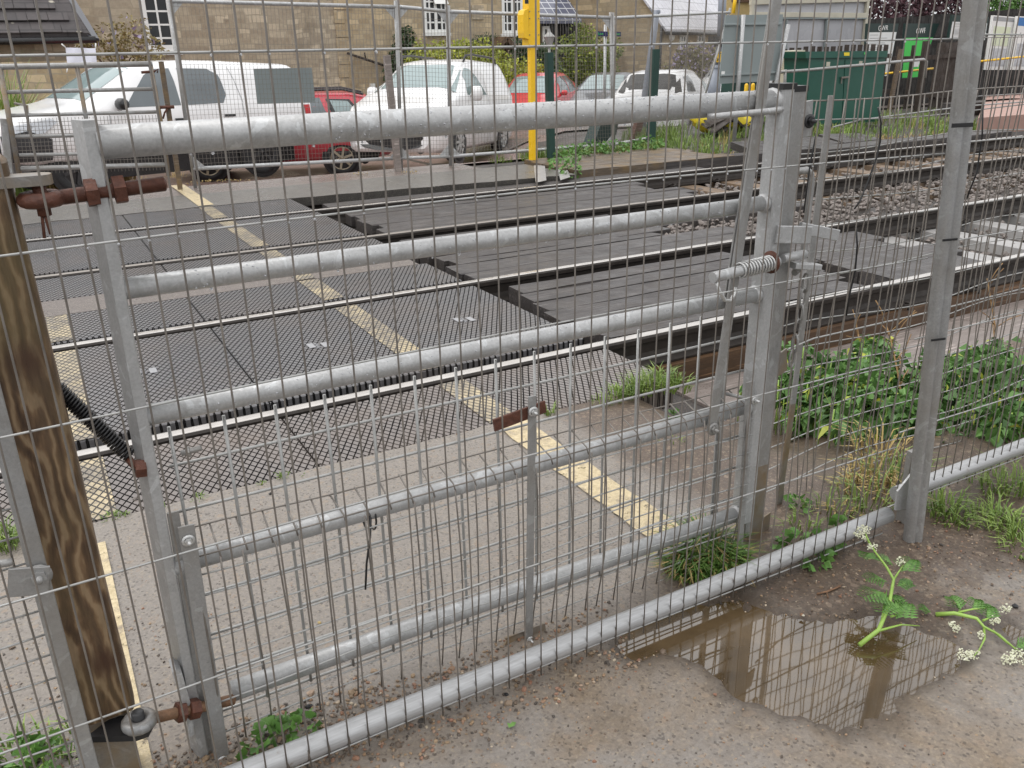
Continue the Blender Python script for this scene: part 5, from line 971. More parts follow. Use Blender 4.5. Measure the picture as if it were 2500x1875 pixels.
# link with solar panels
lk = thing('link_building', 'low link building with a glazed solar roof between the two stone houses', 'building', at(1360, 130, Y=28)); KY = 27.5
b = MB(); a, c = at(1310, 47, Y=KY), at(1420, 47, Y=KY); b.add([a, c, c+Vector((0, 4, 3.2)), a+Vector((0, 4, 3.2)), a+Vector((0, .02, -.14)), c+Vector((0, .02, -.14))], [(0, 1, 2, 3), (4, 5, 1, 0)]); b.build('solar_roof', M['solar'], lk)
b = MB(); a, c = at(1308, 62, Y=KY+.4), at(1430, 62, Y=KY+.4); b.b2((a.x, KY+.4, -1.3), (c.x, KY+4, a.z+.25)); b.build('wall', M['black'], lk)
window(lk, 1324, 1341, 64, 130, KY+.35, 1, 2, sill=False, frame=.1)
# cottage with gable
cot = thing('stone_cottage', 'stone cottage with its gable end facing us and a pale wet slate roof', 'cottage', at(1617, 230, Y=26)); C0 = at(1617, 90, Y=25.0); z_e = at(1617, 64, Y=25).z
gdir = Vector((-.454, .891, 0)); sdir = Vector((.891, .454, 0)); gl_ = 5.2; sl_ = 7.0; ap = 2.7
b = MB(); p0 = Vector((C0.x, C0.y, -1.4)); A0 = Vector((C0.x, C0.y, z_e)); A1 = A0+gdir*gl_; mid_ = A0+gdir*gl_/2+Vector((0, 0, ap+.3))
b.prism([p0, p0+gdir*gl_, A1, mid_, A0], sdir*sl_); b.build('wall', M['stone'], cot)
b = MB(); o_ = -sdir*.12; 
for E0 in (A0, A1):
    ev = E0+o_+(E0-mid_).normalized()*.25; rg = mid_+o_+Vector((0, 0, .05)); nn = Vector((0, 0, .10)); b.prism([ev, rg, rg+nn, ev+nn], sdir*(sl_+.3))
b.build('roof', M['roof_pale'], cot)
b = MB(); ev = A0+o_+(A0-mid_).normalized()*.3; b.tube([ev, ev+sdir*(sl_+.2)], .06, 6); b.tube([p0+Vector((0, 0, .2))-sdir*.1, A0-sdir*.1], .05, 6); b.build('gutter', M['black'], cot)
b = MB(); q_ = A1+o_*1.1; b.beam(q_+(A1-mid_).normalized()*.3, mid_+o_*1.1, .14, .05, sdir); b.build('bargeboard', M['paling_wood'], cot)
def cpl(x, y):   # point on the cottage's side wall
    d_ = ray(x, y); nrm_ = Vector((sdir.y, -sdir.x, 0)); o0 = Vector((0, 0, CH)); t_ = (A0+nrm_*.01-o0).dot(nrm_)/d_.dot(nrm_); return o0+d_*t_
for px0, px1, y0, y1 in ((1658, 1673, 82, 122), (1700, 1718, 80, 124)): window(cot, px0, px1, y0, y1, 0, 2, 2, u=sdir, plane=cpl, sill=False, frame=.1)
b = MB(); b.lathe([(0, .06), (.2, .05), (.24, 0)], cpl(1640, 84), Vector((sdir.y, -sdir.x, 0)), 14); b.build('satellite_dish', M['white_frame'], cot)
b = MB(); p_ = A0+gdir*gl_*.66; b.tube([at(1382, 55, Y=(C0+gdir*gl_*.62).y-.2), at(1384, 110, Y=(C0+gdir*gl_*.62).y-.2)], .07, 8); b.build('flue_pipe', M['black'], cot)
hf = thing('far_house', 'far house with a brown stone slate roof behind the pale cottage roof', 'house', at(1760, 100, Y=44)); b = MB(); a = at(1640, 92, Y=42); c = at(1900, 92, Y=42)
b.add([a, c, c+Vector((0, 5, 5)), a+Vector((0, 5, 5))], [(0, 1, 2, 3)]); b.build('roof', M['roof_far'], hf); b = MB(); b.b2((a.x+.2, 42.3, -1.5), (c.x, 46, a.z)); b.build('wall', M['stone'], hf)
# yellow rendered house and waiting shelter
yh = thing('rendered_house', 'ochre rendered wall with a red brick band beside the waiting shelter', 'house', at(1810, 20, Y=24)); b = MB(); a = at(1786, 40, Y=24); c = at(1850, 40, Y=24); b.b2((a.x, 24, -1), (c.x+1, 24.5, 7)); b.build('wall', M['render'], yh); b = MB(); b.b2((a.x-.05, 23.9, at(1800, 6, Y=24).z), (c.x+1, 24, 7)); b.build('brick_band', M['rust_timber'], yh)
sh = thing('waiting_shelter', 'cream framed shelter with obscured glass on the platform', 'shelter', at(1980, 130, Y=16)); SHY = 16.0
def bar_(pts, wd, mat, nm, o=0): b = MB(); b.cbeam(at(*pts[0], Y=SHY+o), at(*pts[1], Y=SHY+o), wd, .08, (0, 1, 0), .006); return b.build(nm, M[mat], sh)
b = MB(); b.prism([at(x, y, Y=SHY+.05) for x, y in ((1835, -30), (2118, -34), (2106, 175), (1840, 175))], (0, .03, 0)); b.build('glazing', M['obscure'], sh)
for p_ in (((1832, 5), (2122, -2)), ((1832, 36), (2116, 38))): bar_(p_, .12, 'cream', 'frame_rail')
bar_(((1846, 44), (2114, 44)), .05, 'sign_grey', 'frame_rail', .0)
for p_ in (((1836, -30), (1836, 60)), ((2121, -34), (2108, 110)), ((2018, 48), (2013, 120)), ((1919, 48), (1918, 120))): bar_(p_, .09 if p_[0][0] in (1836, 2121) else .04, 'cream' if p_[0][0] in (1836, 2121) else 'sign_grey', 'frame_post', .001)
# black boarded fence with posters, curved along the platform
def boards(label, pts, Y0, Y1, n, mat, name='board_fence', gapw=.012, zlo=None):
    """vertical board fence from pixel top line to bottom line"""
    t = thing(name, label, 'fence', at(*pts[3], Y=Y0)); b = MB(); (xa, ya), (xb, yb), (xc, yc), (xd, yd) = pts
    A_, B2 = at(xa, ya, Y=Y0), at(xb, yb, Y=Y1); D_, C_ = at(xd, yd, Y=Y0), at(xc, yc, Y=Y1); u = (B2-A_).normalized(); L = (B2-A_).length; wd = L/n
    for i in range(n):
        p = A_.lerp(B2, (i+.5)/n); zb = D_.lerp(C_, (i+.5)/n).z; uu = Vector((u.x, u.y, 0)).normalized(); nn = Vector((-uu.y, uu.x, 0)); hh = (p.z-zb)+rnd.uniform(-.02, .02)
        b.obox(Vector((p.x, p.y, zb+hh/2)), uu*(wd/2-gapw), nn*.012, Vector((0, 0, hh/2)))
    b.build('boards', M[mat], t)
    for f_ in (.2, .8):
        r = MB(); p, q = A_.lerp(D_, f_), B2.lerp(C_, f_); r.beam(p+Vector((0, -.04, 0)), q+Vector((0, -.04, 0)), .09, .04, (0, 1, 0)); r.build('cross_rail', M[mat], t)
    return t
boards('tall black boarded fence behind the station posters', ((2108, 48), (2640, 10), (2640, 270), (2100, 280)), 16.6, 15.2, 60, 'stained_board', gapw=.004)
boards('gappy dark paling fence behind the green cabinet', ((1890, 118), (2172, 107), (2168, 250), (1900, 270)), 13.6, 13.2, 17, 'paling_wood', 'paling_fence', .035)
t = boards('two rail dark fence with a few boards, through which the green poster shows', ((2176, 112), (2285, 108), (2280, 262), (2170, 268)), 13.15, 13.0, 3, 'paling_wood', 'paling_fence', .17)
boards('close boarded dark timber fence between the paling and the tall grey post', ((2290, 104), (2372, 100), (2352, 258), (2276, 268)), 13.0, 13.2, 9, 'paling_wood', 'board_fence', .004)
b = MB(); b.cbeam(at(2200, 120, Y=12.85), at(2168, 285, Y=12.85), .09, .07, c=.008); tag(b.build('fence_post', M['brown_timber']), 'leaning brown timber post standing before the green poster', 'post'); b = MB(); b.cbeam(at(2262, 100, Y=12.8), at(2238, 275, Y=12.8), .14, .1, c=.008); tag(b.build('fence_post', M['paling_wood']), 'thick dark fence post at the end of the gappy paling', 'post')
def poster(label, quad, Y, head, paper, headtxt, hfrac=.13, lines=True, small=None, cells=()):
    t = thing('poster_board', label, 'poster', at(*quad[3], Y=Y)); q = [at(*p, Y=Y) for p in quad]
    def sub(u0, v0, u1, v1, o):
        f_ = lambda u, v: q[0].lerp(q[1], u).lerp(q[3].lerp(q[2], u), v)+Vector((0, -o, 0)); return [f_(u0, v0), f_(u1, v0), f_(u1, v1), f_(u0, v1)]
    def pan(nm, r_, mat, o, par, th=.01): b = MB(); b.prism(sub(*r_, o), (0, th, 0)); return b.build(nm, M[mat] if isinstance(mat, str) else mat, par)
    fr_ = pan('frame', (-.03, -.02, 1.03, 1.02), 'gwr' if head == 'gwr' else 'white_frame', 0, t, .06); pan('header', (0.0, 0.0, 1.0, hfrac), head, .006, t); pan('sheet', (0, hfrac+.004, 1, 1), paper, .005, t)
    for nm, r_, mat in cells: pan(nm, r_, mat, .012, t)
    if headtxt:
        c0 = sub(.5, hfrac*.5, .5, hfrac*.5, .012)[0]; text('header_lettering', headtxt, M['white_frame'], t, facing(c0, q[1]-q[0], q[0]-q[3]), (q[1]-q[0]).length*.15)
    if lines:
        b = MB(); rr = random.Random(len(label))
        v = hfrac+.05
        while v < .95:
            b.prism(sub(.08, v, .08+rr.uniform(.25, .75), v+.008, .010), (0, .002, 0)); v += rr.choice((.03, .03, .06))
        b.build('print_lines', M['ink'], t)
    return t
poster('white poster under a dark green GWR header, left of the bright green one', ((2120, 60), (2192, 60), (2168, 185), (2110, 190)), 14.6, 'gwr', 'paper', 'GWR', .14)
poster('bright green poster under a dark green GWR header', ((2213, 60), (2290, 60), (2240, 188), (2202, 190)), 14.6, 'gwr', 'lime', 'GWR', .24, False, cells=(('white_panel', (.45, .62, .8, .8), 'paper'),))
poster('white notice with a dark heading, partly behind the tall grey post', ((2328, 38), (2412, 42), (2404, 98), (2318, 96)), 14.3, 'gwr', 'paper', '', .25)
poster('pale green map poster in a white frame, right of the tall grey post', ((2426, 40), (2476, 44), (2456, 168), (2408, 168)), 13.9, 'ink', 'paper', '', .08, False, cells=(('map_panel', (.08, .18, .9, .55), 'card'), ('picture', (.1, .6, .9, .95), 'picture')))
poster('picture poster in a white frame at the right edge', ((2486, 42), (2545, 46), (2520, 168), (2464, 168)), 13.8, 'blue', 'paper', '', .16, False, cells=(('picture', (.15, .5, .85, .95), 'picture'),))
# yellow handrails, bow-top railing, platform
for pts, lab in ((((2105, 186), (2300, 165)), 'yellow handrail running behind the paling fence'), (((2390, 150), (2560, 132)), 'yellow handrail in front of the poster boards at right')):
    b = MB(); b.tube([at(x, y, Y=13.8 if pts[0][0] < 2200 else 13.4) for x, y in pts], .024, 8); tag(b.build('handrail', M['yellow']), lab, 'handrail')
b = MB(); b.tube([at(1905, 176, Y=11.0), at(1960, 172, Y=11.0), at(2255, 145, Y=11.0), at(2262, 150, Y=11.0), at(2258, 190, Y=11.0)], .026, 8); b.tube([at(1917, 170, Y=11.0), at(1915, 230, Y=11.0)], .026, 8); tag(b.build('scaffold_rail', M['galv_dull']), 'grey tubular rail on short legs in front of the green cabinet', 'handrail')
bw = thing('bow_top_railing', 'black bow topped railing in front of the right hand posters', 'railing', at(2450, 250, Y=12.5)); b = MB()
for i in range(9):
    x0 = 2400+i*21; p, q = at(x0, 95-i*.7, Y=12.5), at(x0+11, 95-i*.7, Y=12.5); b.tube([Vector((p.x, p.y, .05)), p, (p+q)/2+Vector((0, 0, .11)), q, Vector((q.x, q.y, .05))], .008, 5)
b.tube([at(2385, 92, Y=12.5), at(2600, 88, Y=12.5)], .012, 5); b.tube([at(2385, 235, Y=12.5), at(2600, 222, Y=12.5)], .012, 5); b.build('railing_bars', M['galv_dull'], bw)
pp = [at(2388, 288, z=.2), at(2408, 236, z=.2)]; b = MB(); b.prism([(pp[0].x, pp[0].y, -.2), (pp[0].x+20, pp[0].y-1, -.2), (pp[1].x+20, pp[1].y-1, -.2), (pp[1].x, pp[1].y, -.2)], (0, 0, .4)); tag(b.build('platform', M['brickpink']), kind='structure')
b = MB(); b.b2((at(2300, 285, Y=11.9).x, 11.6, -.2), (at(2470, 280, Y=11.9).x, 11.98, .2)); tag(b.build('platform_step', M['dark_timber']), 'dark timber edge at the end of the platform', 'timber')
# green cabinet, cream box
cb = thing('equipment_cabinet', 'dark green double door equipment cabinet with yellow stickers, in the grass', 'cabinet', at(2060, 303, Y=11.3)); KY = 11.3
def cq(pts, mat, nm, o=0, th=.02, T=cb): b = MB(); b.prism([at(x, y, Y=KY-o) for x, y in pts], (0, th, 0)); return b.build(nm, M[mat], T)
cq(((1972, 140), (2162, 140), (2148, 296), (1970, 312)), 'cab_green', 'body', 0, .55); cq(((1966, 126), (2168, 124), (2166, 140), (1968, 142)), 'cab_green', 'lid', .05, .65)
d1 = cq(((1974, 146), (2062, 145), (2054, 300), (1972, 306)), 'cab_green', 'door', .015, .02); d2 = cq(((2064, 145), (2158, 144), (2146, 292), (2056, 299)), 'cab_green', 'door', .015, .02)
b = MB(); b.cbeam(at(2054, 190, Y=KY-.04), at(2072, 188, Y=KY-.04), .03, .03); b.cbeam(at(2055, 190, Y=KY-.035), at(2054, 204, Y=KY-.035), .02, .02); b.build('handle', M['galv_stain'], d2)
for q_, mt in ((((2061, 128), (2074, 128), (2074, 136), (2061, 136)), 'yellow_bag'), (((2110, 128), (2115, 128), (2115, 133), (2110, 133)), 'lime')): cq(q_, mt, 'sticker', .056, .004)
for q_ in (((2018, 151), (2027, 151), (2026, 162), (2017, 162)), ((2098, 149), (2106, 149), (2105, 157), (2097, 157))): cq(q_, 'cream', 'sticker', .02, .004)
crb = thing('meter_cabinet', 'tall narrow cream box standing left of the green cabinet', 'cabinet', at(1950, 200, Y=11.6)); KY = 11.7; cq(((1936, 124), (1966, 122), (1962, 200), (1930, 202)), 'cab_cream', 'body', 0, .3, crb); cq(((1939, 128), (1963, 126), (1959, 196), (1933, 198)), 'cab_cream', 'door', .012, .015, crb)
b = MB(); b.cbeam(at(1946, 200, Y=11.75), at(1942, 262, Y=11.75), .1, .08); b.build('leg', M['yellow'], crb)
for i, x in enumerate((1822, 1838, 1856, 1890)):
    b = MB(); b.lathe([(0, .09), (.03, .08), (.045, .04), (.045, -.5)], at(x, 214-i*.8, Y=14.5), (0, 0, 1), 10); tag(b.build('bollard', M['yellow']), 'small yellow topped bollard under the grey sign', 'bollard', 'yellow bollards below the grey sign')
b = MB(); b.b2(at(1786, 240, Y=16.5), at(1850, 198, Y=16.9)); tag(b.build('grit_bin', M['dkgreen']), 'dark green bin just under the grey sign', 'bin')
# yellow sheeted heap and rubbish
hp = thing('rubbish_heap', 'heap of broken boards and rusty scrap under yellow sheeting in the grass', 'rubbish heap', at(1780, 320, Y=11.6))
def lump(c, r, n=14, m_=9, sq=1, sd=0):
    b = MB(); vs = []
    for j in range(m_+1):
        th = math.pi*j/m_
        for i in range(n):
            a = 2*math.pi*i/n; d_ = Vector((math.sin(th)*math.cos(a), math.sin(th)*math.sin(a), math.cos(th))); k_ = 1+.30*noise.noise(d_*1.7+Vector((sd, 0, 0)))+.1*noise.noise(d_*5); vs.append(Vector(c)+Vector((d_.x*r[0], d_.y*r[1], d_.z*r[2]))*k_)
    b.add(vs, [(j*n+i, (j+1)*n+i, (j+1)*n+(i+1) % n, j*n+(i+1) % n) for j in range(m_) for i in range(n)], True); return b
lump(at(1738, 292, Y=12.0), (.42, .4, .20), sd=3).build('yellow_sheet', M['yellow_bag'], hp); lump(at(1790, 296, Y=11.7), (.36, .3, .17), sd=7).build('yellow_sheet', M['yellow_bag'], hp)
b = MB(); rr = random.Random(4)
for i in range(16): p = at(rr.uniform(1740, 1850), rr.uniform(285, 325), Y=rr.uniform(11.3, 12)); b.obox(p, Vector((rr.uniform(.1, .35), rr.uniform(-.1, .1), rr.uniform(-.1, .1))), (0, .08, .03), (.01, 0, .015))
b.build('scrap_boards', M['paling_wood'], hp); lump(at(1815, 300, Y=11.8), (.25, .25, .16), sd=1).build('rusty_lump', M['rust'], hp); b = MB(); b.prism([at(x, y, Y=11.4) for x, y in ((1745, 330), (1775, 312), (1765, 325), (1752, 340))], (.02, .02, .01)); b.prism([at(x, y, Y=11.35) for x, y in ((1748, 322), (1776, 312), (1766, 333))], (0, .03, 0)); b.build('grey_board', M['dark_timber'], hp)
# planter box and red thing at the far fence foot
b = MB(); b.prism([at(x, y, Y=11.6) for x, y in ((1468, 300), (1510, 300), (1500, 352), (1450, 352))], (0, .3, 0)); tag(b.build('planter', M['gwr']), 'dark green sloping box at the foot of the far fence', 'box')
b = MB(); b.prism([at(x, y, Y=11.9) for x, y in ((1556, 300), (1572, 296), (1560, 342), (1544, 344))], (0, .1, 0)); tag(b.build('red_board', M['rust']), 'leaning red brown board by the grey lamp column', 'board')
# garden shed, lantern
sd_ = thing('garden_arbour', 'little brown wooden arbour with a pitched top under the right window', 'arbour', at(1215, 150, Y=24)); SY2 = 23.6
b = MB(); a, c, ap_ = at(1196, 118, Y=SY2), at(1240, 118, Y=SY2), at(1220, 94, Y=SY2)
for p, q in ((a, ap_), (ap_, c)): b.beam(p+Vector((0, -.02, 0)), q+Vector((0, -.02, 0)), .12, .9, (0, 1, 0))
b.prism([a, c, c-Vector((0, 0, 1.5)), a-Vector((0, 0, 1.5))], (0, .5, 0)); b.prism([a, c, ap_], (0, .5, 0)); b.build('shell', M['rust_timber'], sd_)
ln = thing('lantern_lamp', 'grey lantern on a post among the bushes', 'lamp', at(1340, 160, Y=18)); LZ = 19.0; c = at(1341, 100, Y=LZ); b = MB(); b.lathe([(.07, -.12), (.13, .08), (.16, .09), (.04, .2), (.02, .28)], c, (0, 0, 1), 6, False); b.build('lantern', M['galv_dull'], ln); b = MB(); b.tube([c-Vector((0, 0, .12)), c-Vector((0, 0, 1.9))], .03, 8); b.build('post_shaft', M['galv_dull'], ln)
# ------------------------------------------------------------------ plants
import numpy as np
def leafmesh(pts, dirs, L, W, mat, name, par=None, seed=0, droop=.3):
    """one small folded leaf at each point"""
    q = np.random.RandomState(seed); n = len(pts); d = dirs/np.maximum(1e-6, np.linalg.norm(dirs, axis=1))[:, None]
    r = q.normal(size=(n, 3)); s = np.cross(d, r); s /= np.maximum(1e-6, np.linalg.norm(s, axis=1))[:, None]; sc_ = q.uniform(.6, 1.3, n)[:, None]
    tip = pts+d*L*sc_; mid = pts+d*L*sc_*.5; mid[:, 2] += .0; tip[:, 2] -= droop*L*sc_[:, 0]
    v = np.stack([pts, mid+s*W*sc_, tip, mid-s*W*sc_], 1).reshape(-1, 3)
    me = bpy.data.meshes.new(name); i = np.arange(n)*4; f = np.stack([i, i+1, i+2, i+3], 1)
    me.from_pydata(v.tolist(), [], f.tolist()); me.materials.append(mat); o = bpy.data.objects.new(name, me); col.objects.link(o)
    if par: o.parent = par; o.matrix_parent_inverse = par.matrix_basis.inverted()
    return o
def cloud(blobs, n, seed=0, shell=.55):
    q = np.random.RandomState(seed); out = []; vol = np.array([r[0]*r[1]*r[2] for _, r in blobs])**.67; ns = np.maximum(3, (n*vol/vol.sum()).astype(int))
    for (c, r), m_ in zip(blobs, ns):
        d = q.normal(size=(m_, 3)); d /= np.linalg.norm(d, axis=1)[:, None]; rad = (shell+(1-shell)*q.rand(m_)**.5)[:, None]; rad *= (1+.25*np.sin(d[:, :1]*7+c[0])*np.cos(d[:, 2:]*6+c[2]))
        out.append((np.array(c)+d*rad*np.array(r), d))
    return np.concatenate([a for a, _ in out]), np.concatenate([b_ for _, b_ in out])
def shrub(name, label, cat, base, blobs, n, L, W, mat, mat2=None, n2=0, stems=True, seed=1, L2=None, group=None):
    t = thing(name, label, cat, base, group); p, d = cloud(blobs, n, seed); q = np.random.RandomState(seed+50); d = d+q.normal(size=d.shape)*.6+np.array([0, 0, .2]); leafmesh(p, d, L, W, M[mat], 'foliage', t, seed)
    if n2: p, d = cloud([(c, tuple(x*1.05 for x in r)) for c, r in blobs], n2, seed+9, .8); leafmesh(p, d, L2 or L, (L2 or L)*.5, M[mat2], 'flowers' if 'lilac' in mat2 or 'umb' in mat2 else 'new_leaves', t, seed+3)['kind'] = 'stuff'
    if stems:
        b = MB(); rr = random.Random(seed)
        for c, r in blobs: b.tube([Vector(base)+Vector((rr.uniform(-.1, .1), rr.uniform(-.1, .1), 0)), Vector(base).lerp(Vector(c), .5)+Vector((rr.uniform(-.1, .1), 0, .05)), Vector(c)], [.03, .02, .008], 5)
        b.build('branches', M['rust_timber'], t)
    return t
def bl(Y, *items): return [(tuple(at(x, y, Y=Y+dy)), (rx, ry, rz)) for x, y, dy, rx, ry, rz in items]
M['leaf_wist2'] = leaf('bronze climber leaves', (.16, .13, .05), (.36, .29, .12))
shrub('golden_shrub', 'yellow green clipped shrub behind the white van roof', 'shrub', at(1100, 330, Y=23), bl(22.5, (1040, 150, 0, .6, .6, .5), (1100, 145, 0, .7, .6, .5), (1160, 145, 0, .7, .6, .5), (1200, 160, .3, .5, .6, .55), (1130, 200, 0, 1.0, .7, .7), (1130, 122, 0, .2, .2, .3)), 5000, .09, .035, 'leaf_yel', seed=2)
shrub('golden_shrub', 'bright golden shrub between the van and the yellow post', 'shrub', at(1270, 330, Y=22), bl(21.5, (1235, 190, 0, .5, .5, .45), (1270, 185, 0, .5, .5, .4), (1305, 190, 0, .4, .5, .4), (1260, 220, 0, .8, .6, .5), (1295, 225, 0, .5, .6, .5)), 4200, .08, .032, 'leaf_yel', seed=3)
shrub('hedge_bush', 'tall loose green bush in front of the cottage gable', 'bush', at(1420, 300, Y=24.2), bl(23.8, (1380, 150, 0, .55, .6, .6), (1420, 120, 0, .45, .6, .7), (1460, 135, 0, .5, .6, .6), (1425, 185, 0, .8, .8, .7), (1380, 200, 0, .6, .6, .6), (1470, 190, 0, .5, .6, .7), (1425, 80, 0, .14, .14, .28), (1500, 120, .3, .25, .3, .3)), 7000, .09, .03, 'leaf_olive', 'leaf_yel', 900, seed=4)
shrub('ivy_bush', 'dark ivy growing on the wall right of the wooden arbour', 'climber', at(1290, 220, Y=23.5), bl(23.4, (1275, 125, 0, .35, .3, .45), (1300, 150, 0, .5, .4, .6), (1330, 165, -.5, .4, .4, .6), (1340, 200, -1, .4, .4, .5)), 3200, .09, .045, 'leaf_dark', seed=5)
shrub('wall_climber', 'dark climbing plant on the house wall above the van', 'climber', at(985, 240, Y=24.7), bl(24.7, (985, 110, 0, .28, .2, .5), (990, 150, 0, .45, .25, .5), (975, 185, 0, .45, .25, .5), (1000, 90, 0, .12, .15, .3)), 1900, .09, .04, 'leaf_dark', seed=6)
shrub('twig_bush', 'bare twiggy brown bush left of the arbour', 'bush', at(1180, 180, Y=23.9), bl(23.9, (1180, 105, 0, .35, .3, .2), (1165, 115, 0, .3, .3, .2), (1205, 104, 0, .2, .3, .2)), 900, .13, .012, 'paling_wood' if False else 'leaf_dark', seed=7)
shrub('wisteria', 'straggling wisteria with lilac flowers below the left window', 'climber', at(290, 190, Y=24), bl(20.5, (270, 95, 0, .5, .3, .3), (320, 75, 0, .4, .3, .3), (330, 125, 0, .5, .3, .4), (260, 135, 0, .6, .3, .3), (200, 95, 0, .35, .3, .3), (370, 130, 0, .3, .3, .3), (160, 125, 0, .5, .3, .25)), 1500, .11, .022, 'leaf_wist2', 'lilac', 60, seed=8, L2=.12)
shrub('wisteria', 'grey lilac wisteria along the cottage side wall behind the white hatchback', 'climber', at(1690, 220, Y=23), bl(21.5, (1640, 190, 0, .5, .4, .4), (1690, 160, 0, .5, .4, .5), (1735, 165, 0, .5, .4, .5), (1680, 140, .3, .4, .4, .3), (1720, 135, .3, .4, .4, .3), (1760, 180, 0, .4, .4, .5), (1650, 210, 0, .6, .4, .3)), 3600, .10, .03, 'leaf_wist', 'lilac', 900, seed=9, L2=.09)
pt = thing('purple_tree', 'dark purple leaved tree behind the black boarded fence', 'tree', at(2230, 100, Y=21)); blobs = bl(20, (2170, 20, 0, 1.2, 1.2, 1.0), (2250, 20, 0, 1.3, 1.2, 1.0), (2330, 15, 0, 1.2, 1.2, 1.0), (2210, -60, 0, 1.8, 1.5, 1.2), (2330, -70, 0, 1.5, 1.5, 1.2), (2130, 50, 0, .8, .8, .8)); p, d = cloud(blobs, 9000, 11); leafmesh(p, d+np.random.RandomState(1).normal(size=d.shape)*.7, .12, .05, M['leaf_purple'], 'crown', pt, 12)
b = MB(); bs_ = at(2240, 200, Y=20.5); b.tube([Vector((bs_.x, bs_.y, -.5)), Vector((bs_.x, bs_.y, 2)), at(2230, -40, Y=20)], [.2, .15, .08], 8); b.build('trunk', M['paling_wood'], pt)
gt = thing('hedge_tree', 'fresh green hawthorn behind the boarded fence at the top right corner', 'tree', at(2460, 60, Y=19)); blobs = bl(18, (2430, 0, 0, .6, .6, .5), (2480, -10, 0, .8, .8, .6), (2540, -5, 0, .8, .8, .6)); p, d = cloud(blobs, 5000, 13); leafmesh(p, d+np.random.RandomState(2).normal(size=d.shape)*.7, .09, .035, M['leaf'], 'crown', gt, 14); p, d = cloud(blobs, 500, 15, .8); leafmesh(p, d, .05, .03, M['umbel'], 'blossom', gt, 15)
b = MB(); bs_ = at(2480, 100, Y=18.2); b.tube([Vector((bs_.x, bs_.y, -.4)), at(2480, 0, Y=18)], [.12, .06], 8); b.build('trunk', M['paling_wood'], gt)
# distant screen of foliage closing the view behind the roofs
def blades(specs, name, mat, kind='stuff', seed=0, label=None, cat=None, par=None, group=None):
    """grass: list of (centre, radius, n, height, width, lean)"""
    q = random.Random(seed); b = MB()
    for c, r, n, h, w_, ln_ in specs:
        for _ in range(n):
            a, rr = q.uniform(0, 6.283), r*q.random()**.6; x, y = c[0]+math.cos(a)*rr, c[1]+math.sin(a)*rr; hh = h*q.uniform(.45, 1.15)*(1-.35*rr/max(r, 1e-6)); a2 = a+q.uniform(-1, 1); l = ln_*q.uniform(.2, 1.2)*hh; z = c[2]
            dx, dy = math.cos(a2), math.sin(a2); tx, ty = -dy*w_/2, dx*w_/2
            p0, p1, p2 = Vector((x, y, z)), Vector((x+dx*l*.35, y+dy*l*.35, z+hh*.62)), Vector((x+dx*l, y+dy*l, z+hh*(1-.35*ln_)))
            t = Vector((tx, ty, 0)); b.add([p0-t, p0+t, p1+t*.8, p1-t*.8, p2], [(0, 1, 2, 3), (3, 2, 4)])
    o = b.build(name, M[mat], par)
    if kind: o['kind'] = kind
    if label: tag(o, label, cat, group)
    return o
q = random.Random(8)
def patch(n, xr, yr, zf, r, m_, h, w_, ln_): return [((x, y, zf(x, y)), r*q.uniform(.6, 1.3), m_, h*q.uniform(.6, 1.3), w_, ln_) for x, y in ((q.uniform(*xr), q.uniform(*yr)) for _ in range(n))]
vz = lambda x, y: hz(x, y)-.0
# verge across the tracks
sp = patch(150, (8.3, 16), (9.1, 11.3), vz, .22, 26, .22, .012, .5)+patch(50, (6.2, 8.6), (10.1, 10.9), vz, .2, 26, .2, .011, .5)+patch(60, (9, 16), (11.2, 12.6), vz, .25, 30, .34, .012, .4)+patch(26, (5.6, 8.5), (10.2, 10.5), lambda x, y: -.01, .12, 18, .15, .01, .5)
blades(sp, 'verge_grass', 'grass', seed=1)
blades(patch(60, (8.6, 15.5), (9.0, 9.6), vz, .2, 18, .12, .011, .8)+patch(26, (9, 15), (10, 12), vz, .2, 12, .3, .008, .4), 'dry_verge_grass', 'grass_dry', seed=2)
blades(patch(40, (8.4, 15), (8.95, 9.35), vz, .18, 16, .07, .02, 1.0), 'russet_weeds', 'reddry', seed=3)
bx_ = [((at(x, y, z=z)), r) for x, y, z, r in ((1400, 385, .02, .2), (1440, 375, .03, .2), (1380, 400, 0, .18), (1370, 415, 0, .12), (1500, 372, .04, .18), (1580, 362, .04, .2), (1395, 425, .0, .1))]
p, d = cloud([(tuple(c+Vector((0, 0, .05))), (r*1.2, r, .10)) for c, r in bx_], 900, 31); o = leafmesh(p, d+np.array([0, 0, .5]), .05, .025, M['leaf'], 'verge_weeds', None, 31); o['kind'] = 'stuff'
# rough grass and planting at far left
lg = [((*at(x, 330, Y=16.2+dy)[:2], -.6), .4, 220, h, .018, .75) for x, dy, h in ((10, 0, 2.4), (40, .3, 2.2), (70, 0, 1.6), (110, .2, 1.5), (150, 0, 1.3), (190, .3, 1.2), (230, 0, 1.1), (260, .2, 1.0), (-30, 0, 2.5))]
blades(lg, 'ornamental_grass', 'grass_dry', None, 5, 'arching clumps of tan ornamental grass behind the pickup bonnet', 'ornamental grass'); blades([((*at(x, 330, Y=16.0)[:2], -.6), .25, 160, 2.4, .026, .35) for x in (0, 18, 36)], 'tall_grass', 'grass', None, 6, 'tall upright green grass clump at the left edge above the pickup', 'grass clump')
b = MB(); a = at(-30, 200, Y=17.6); c = at(250, 200, Y=17.6); b.b2((a.x-1, 17.6, -1), (c.x, 18.0, at(100, 150, Y=17.6).z)); tag(b.build('garden_wall', M['stone']), 'low stone garden wall behind the ornamental grass at left', 'wall')
blades([((*at(x, y, z=.05)[:2], .01), .14, 40, .12, .006, .9) for x, y in ((430, 425), (340, 440))], 'dry_tuft', 'grass_dry', 'stuff', 9)
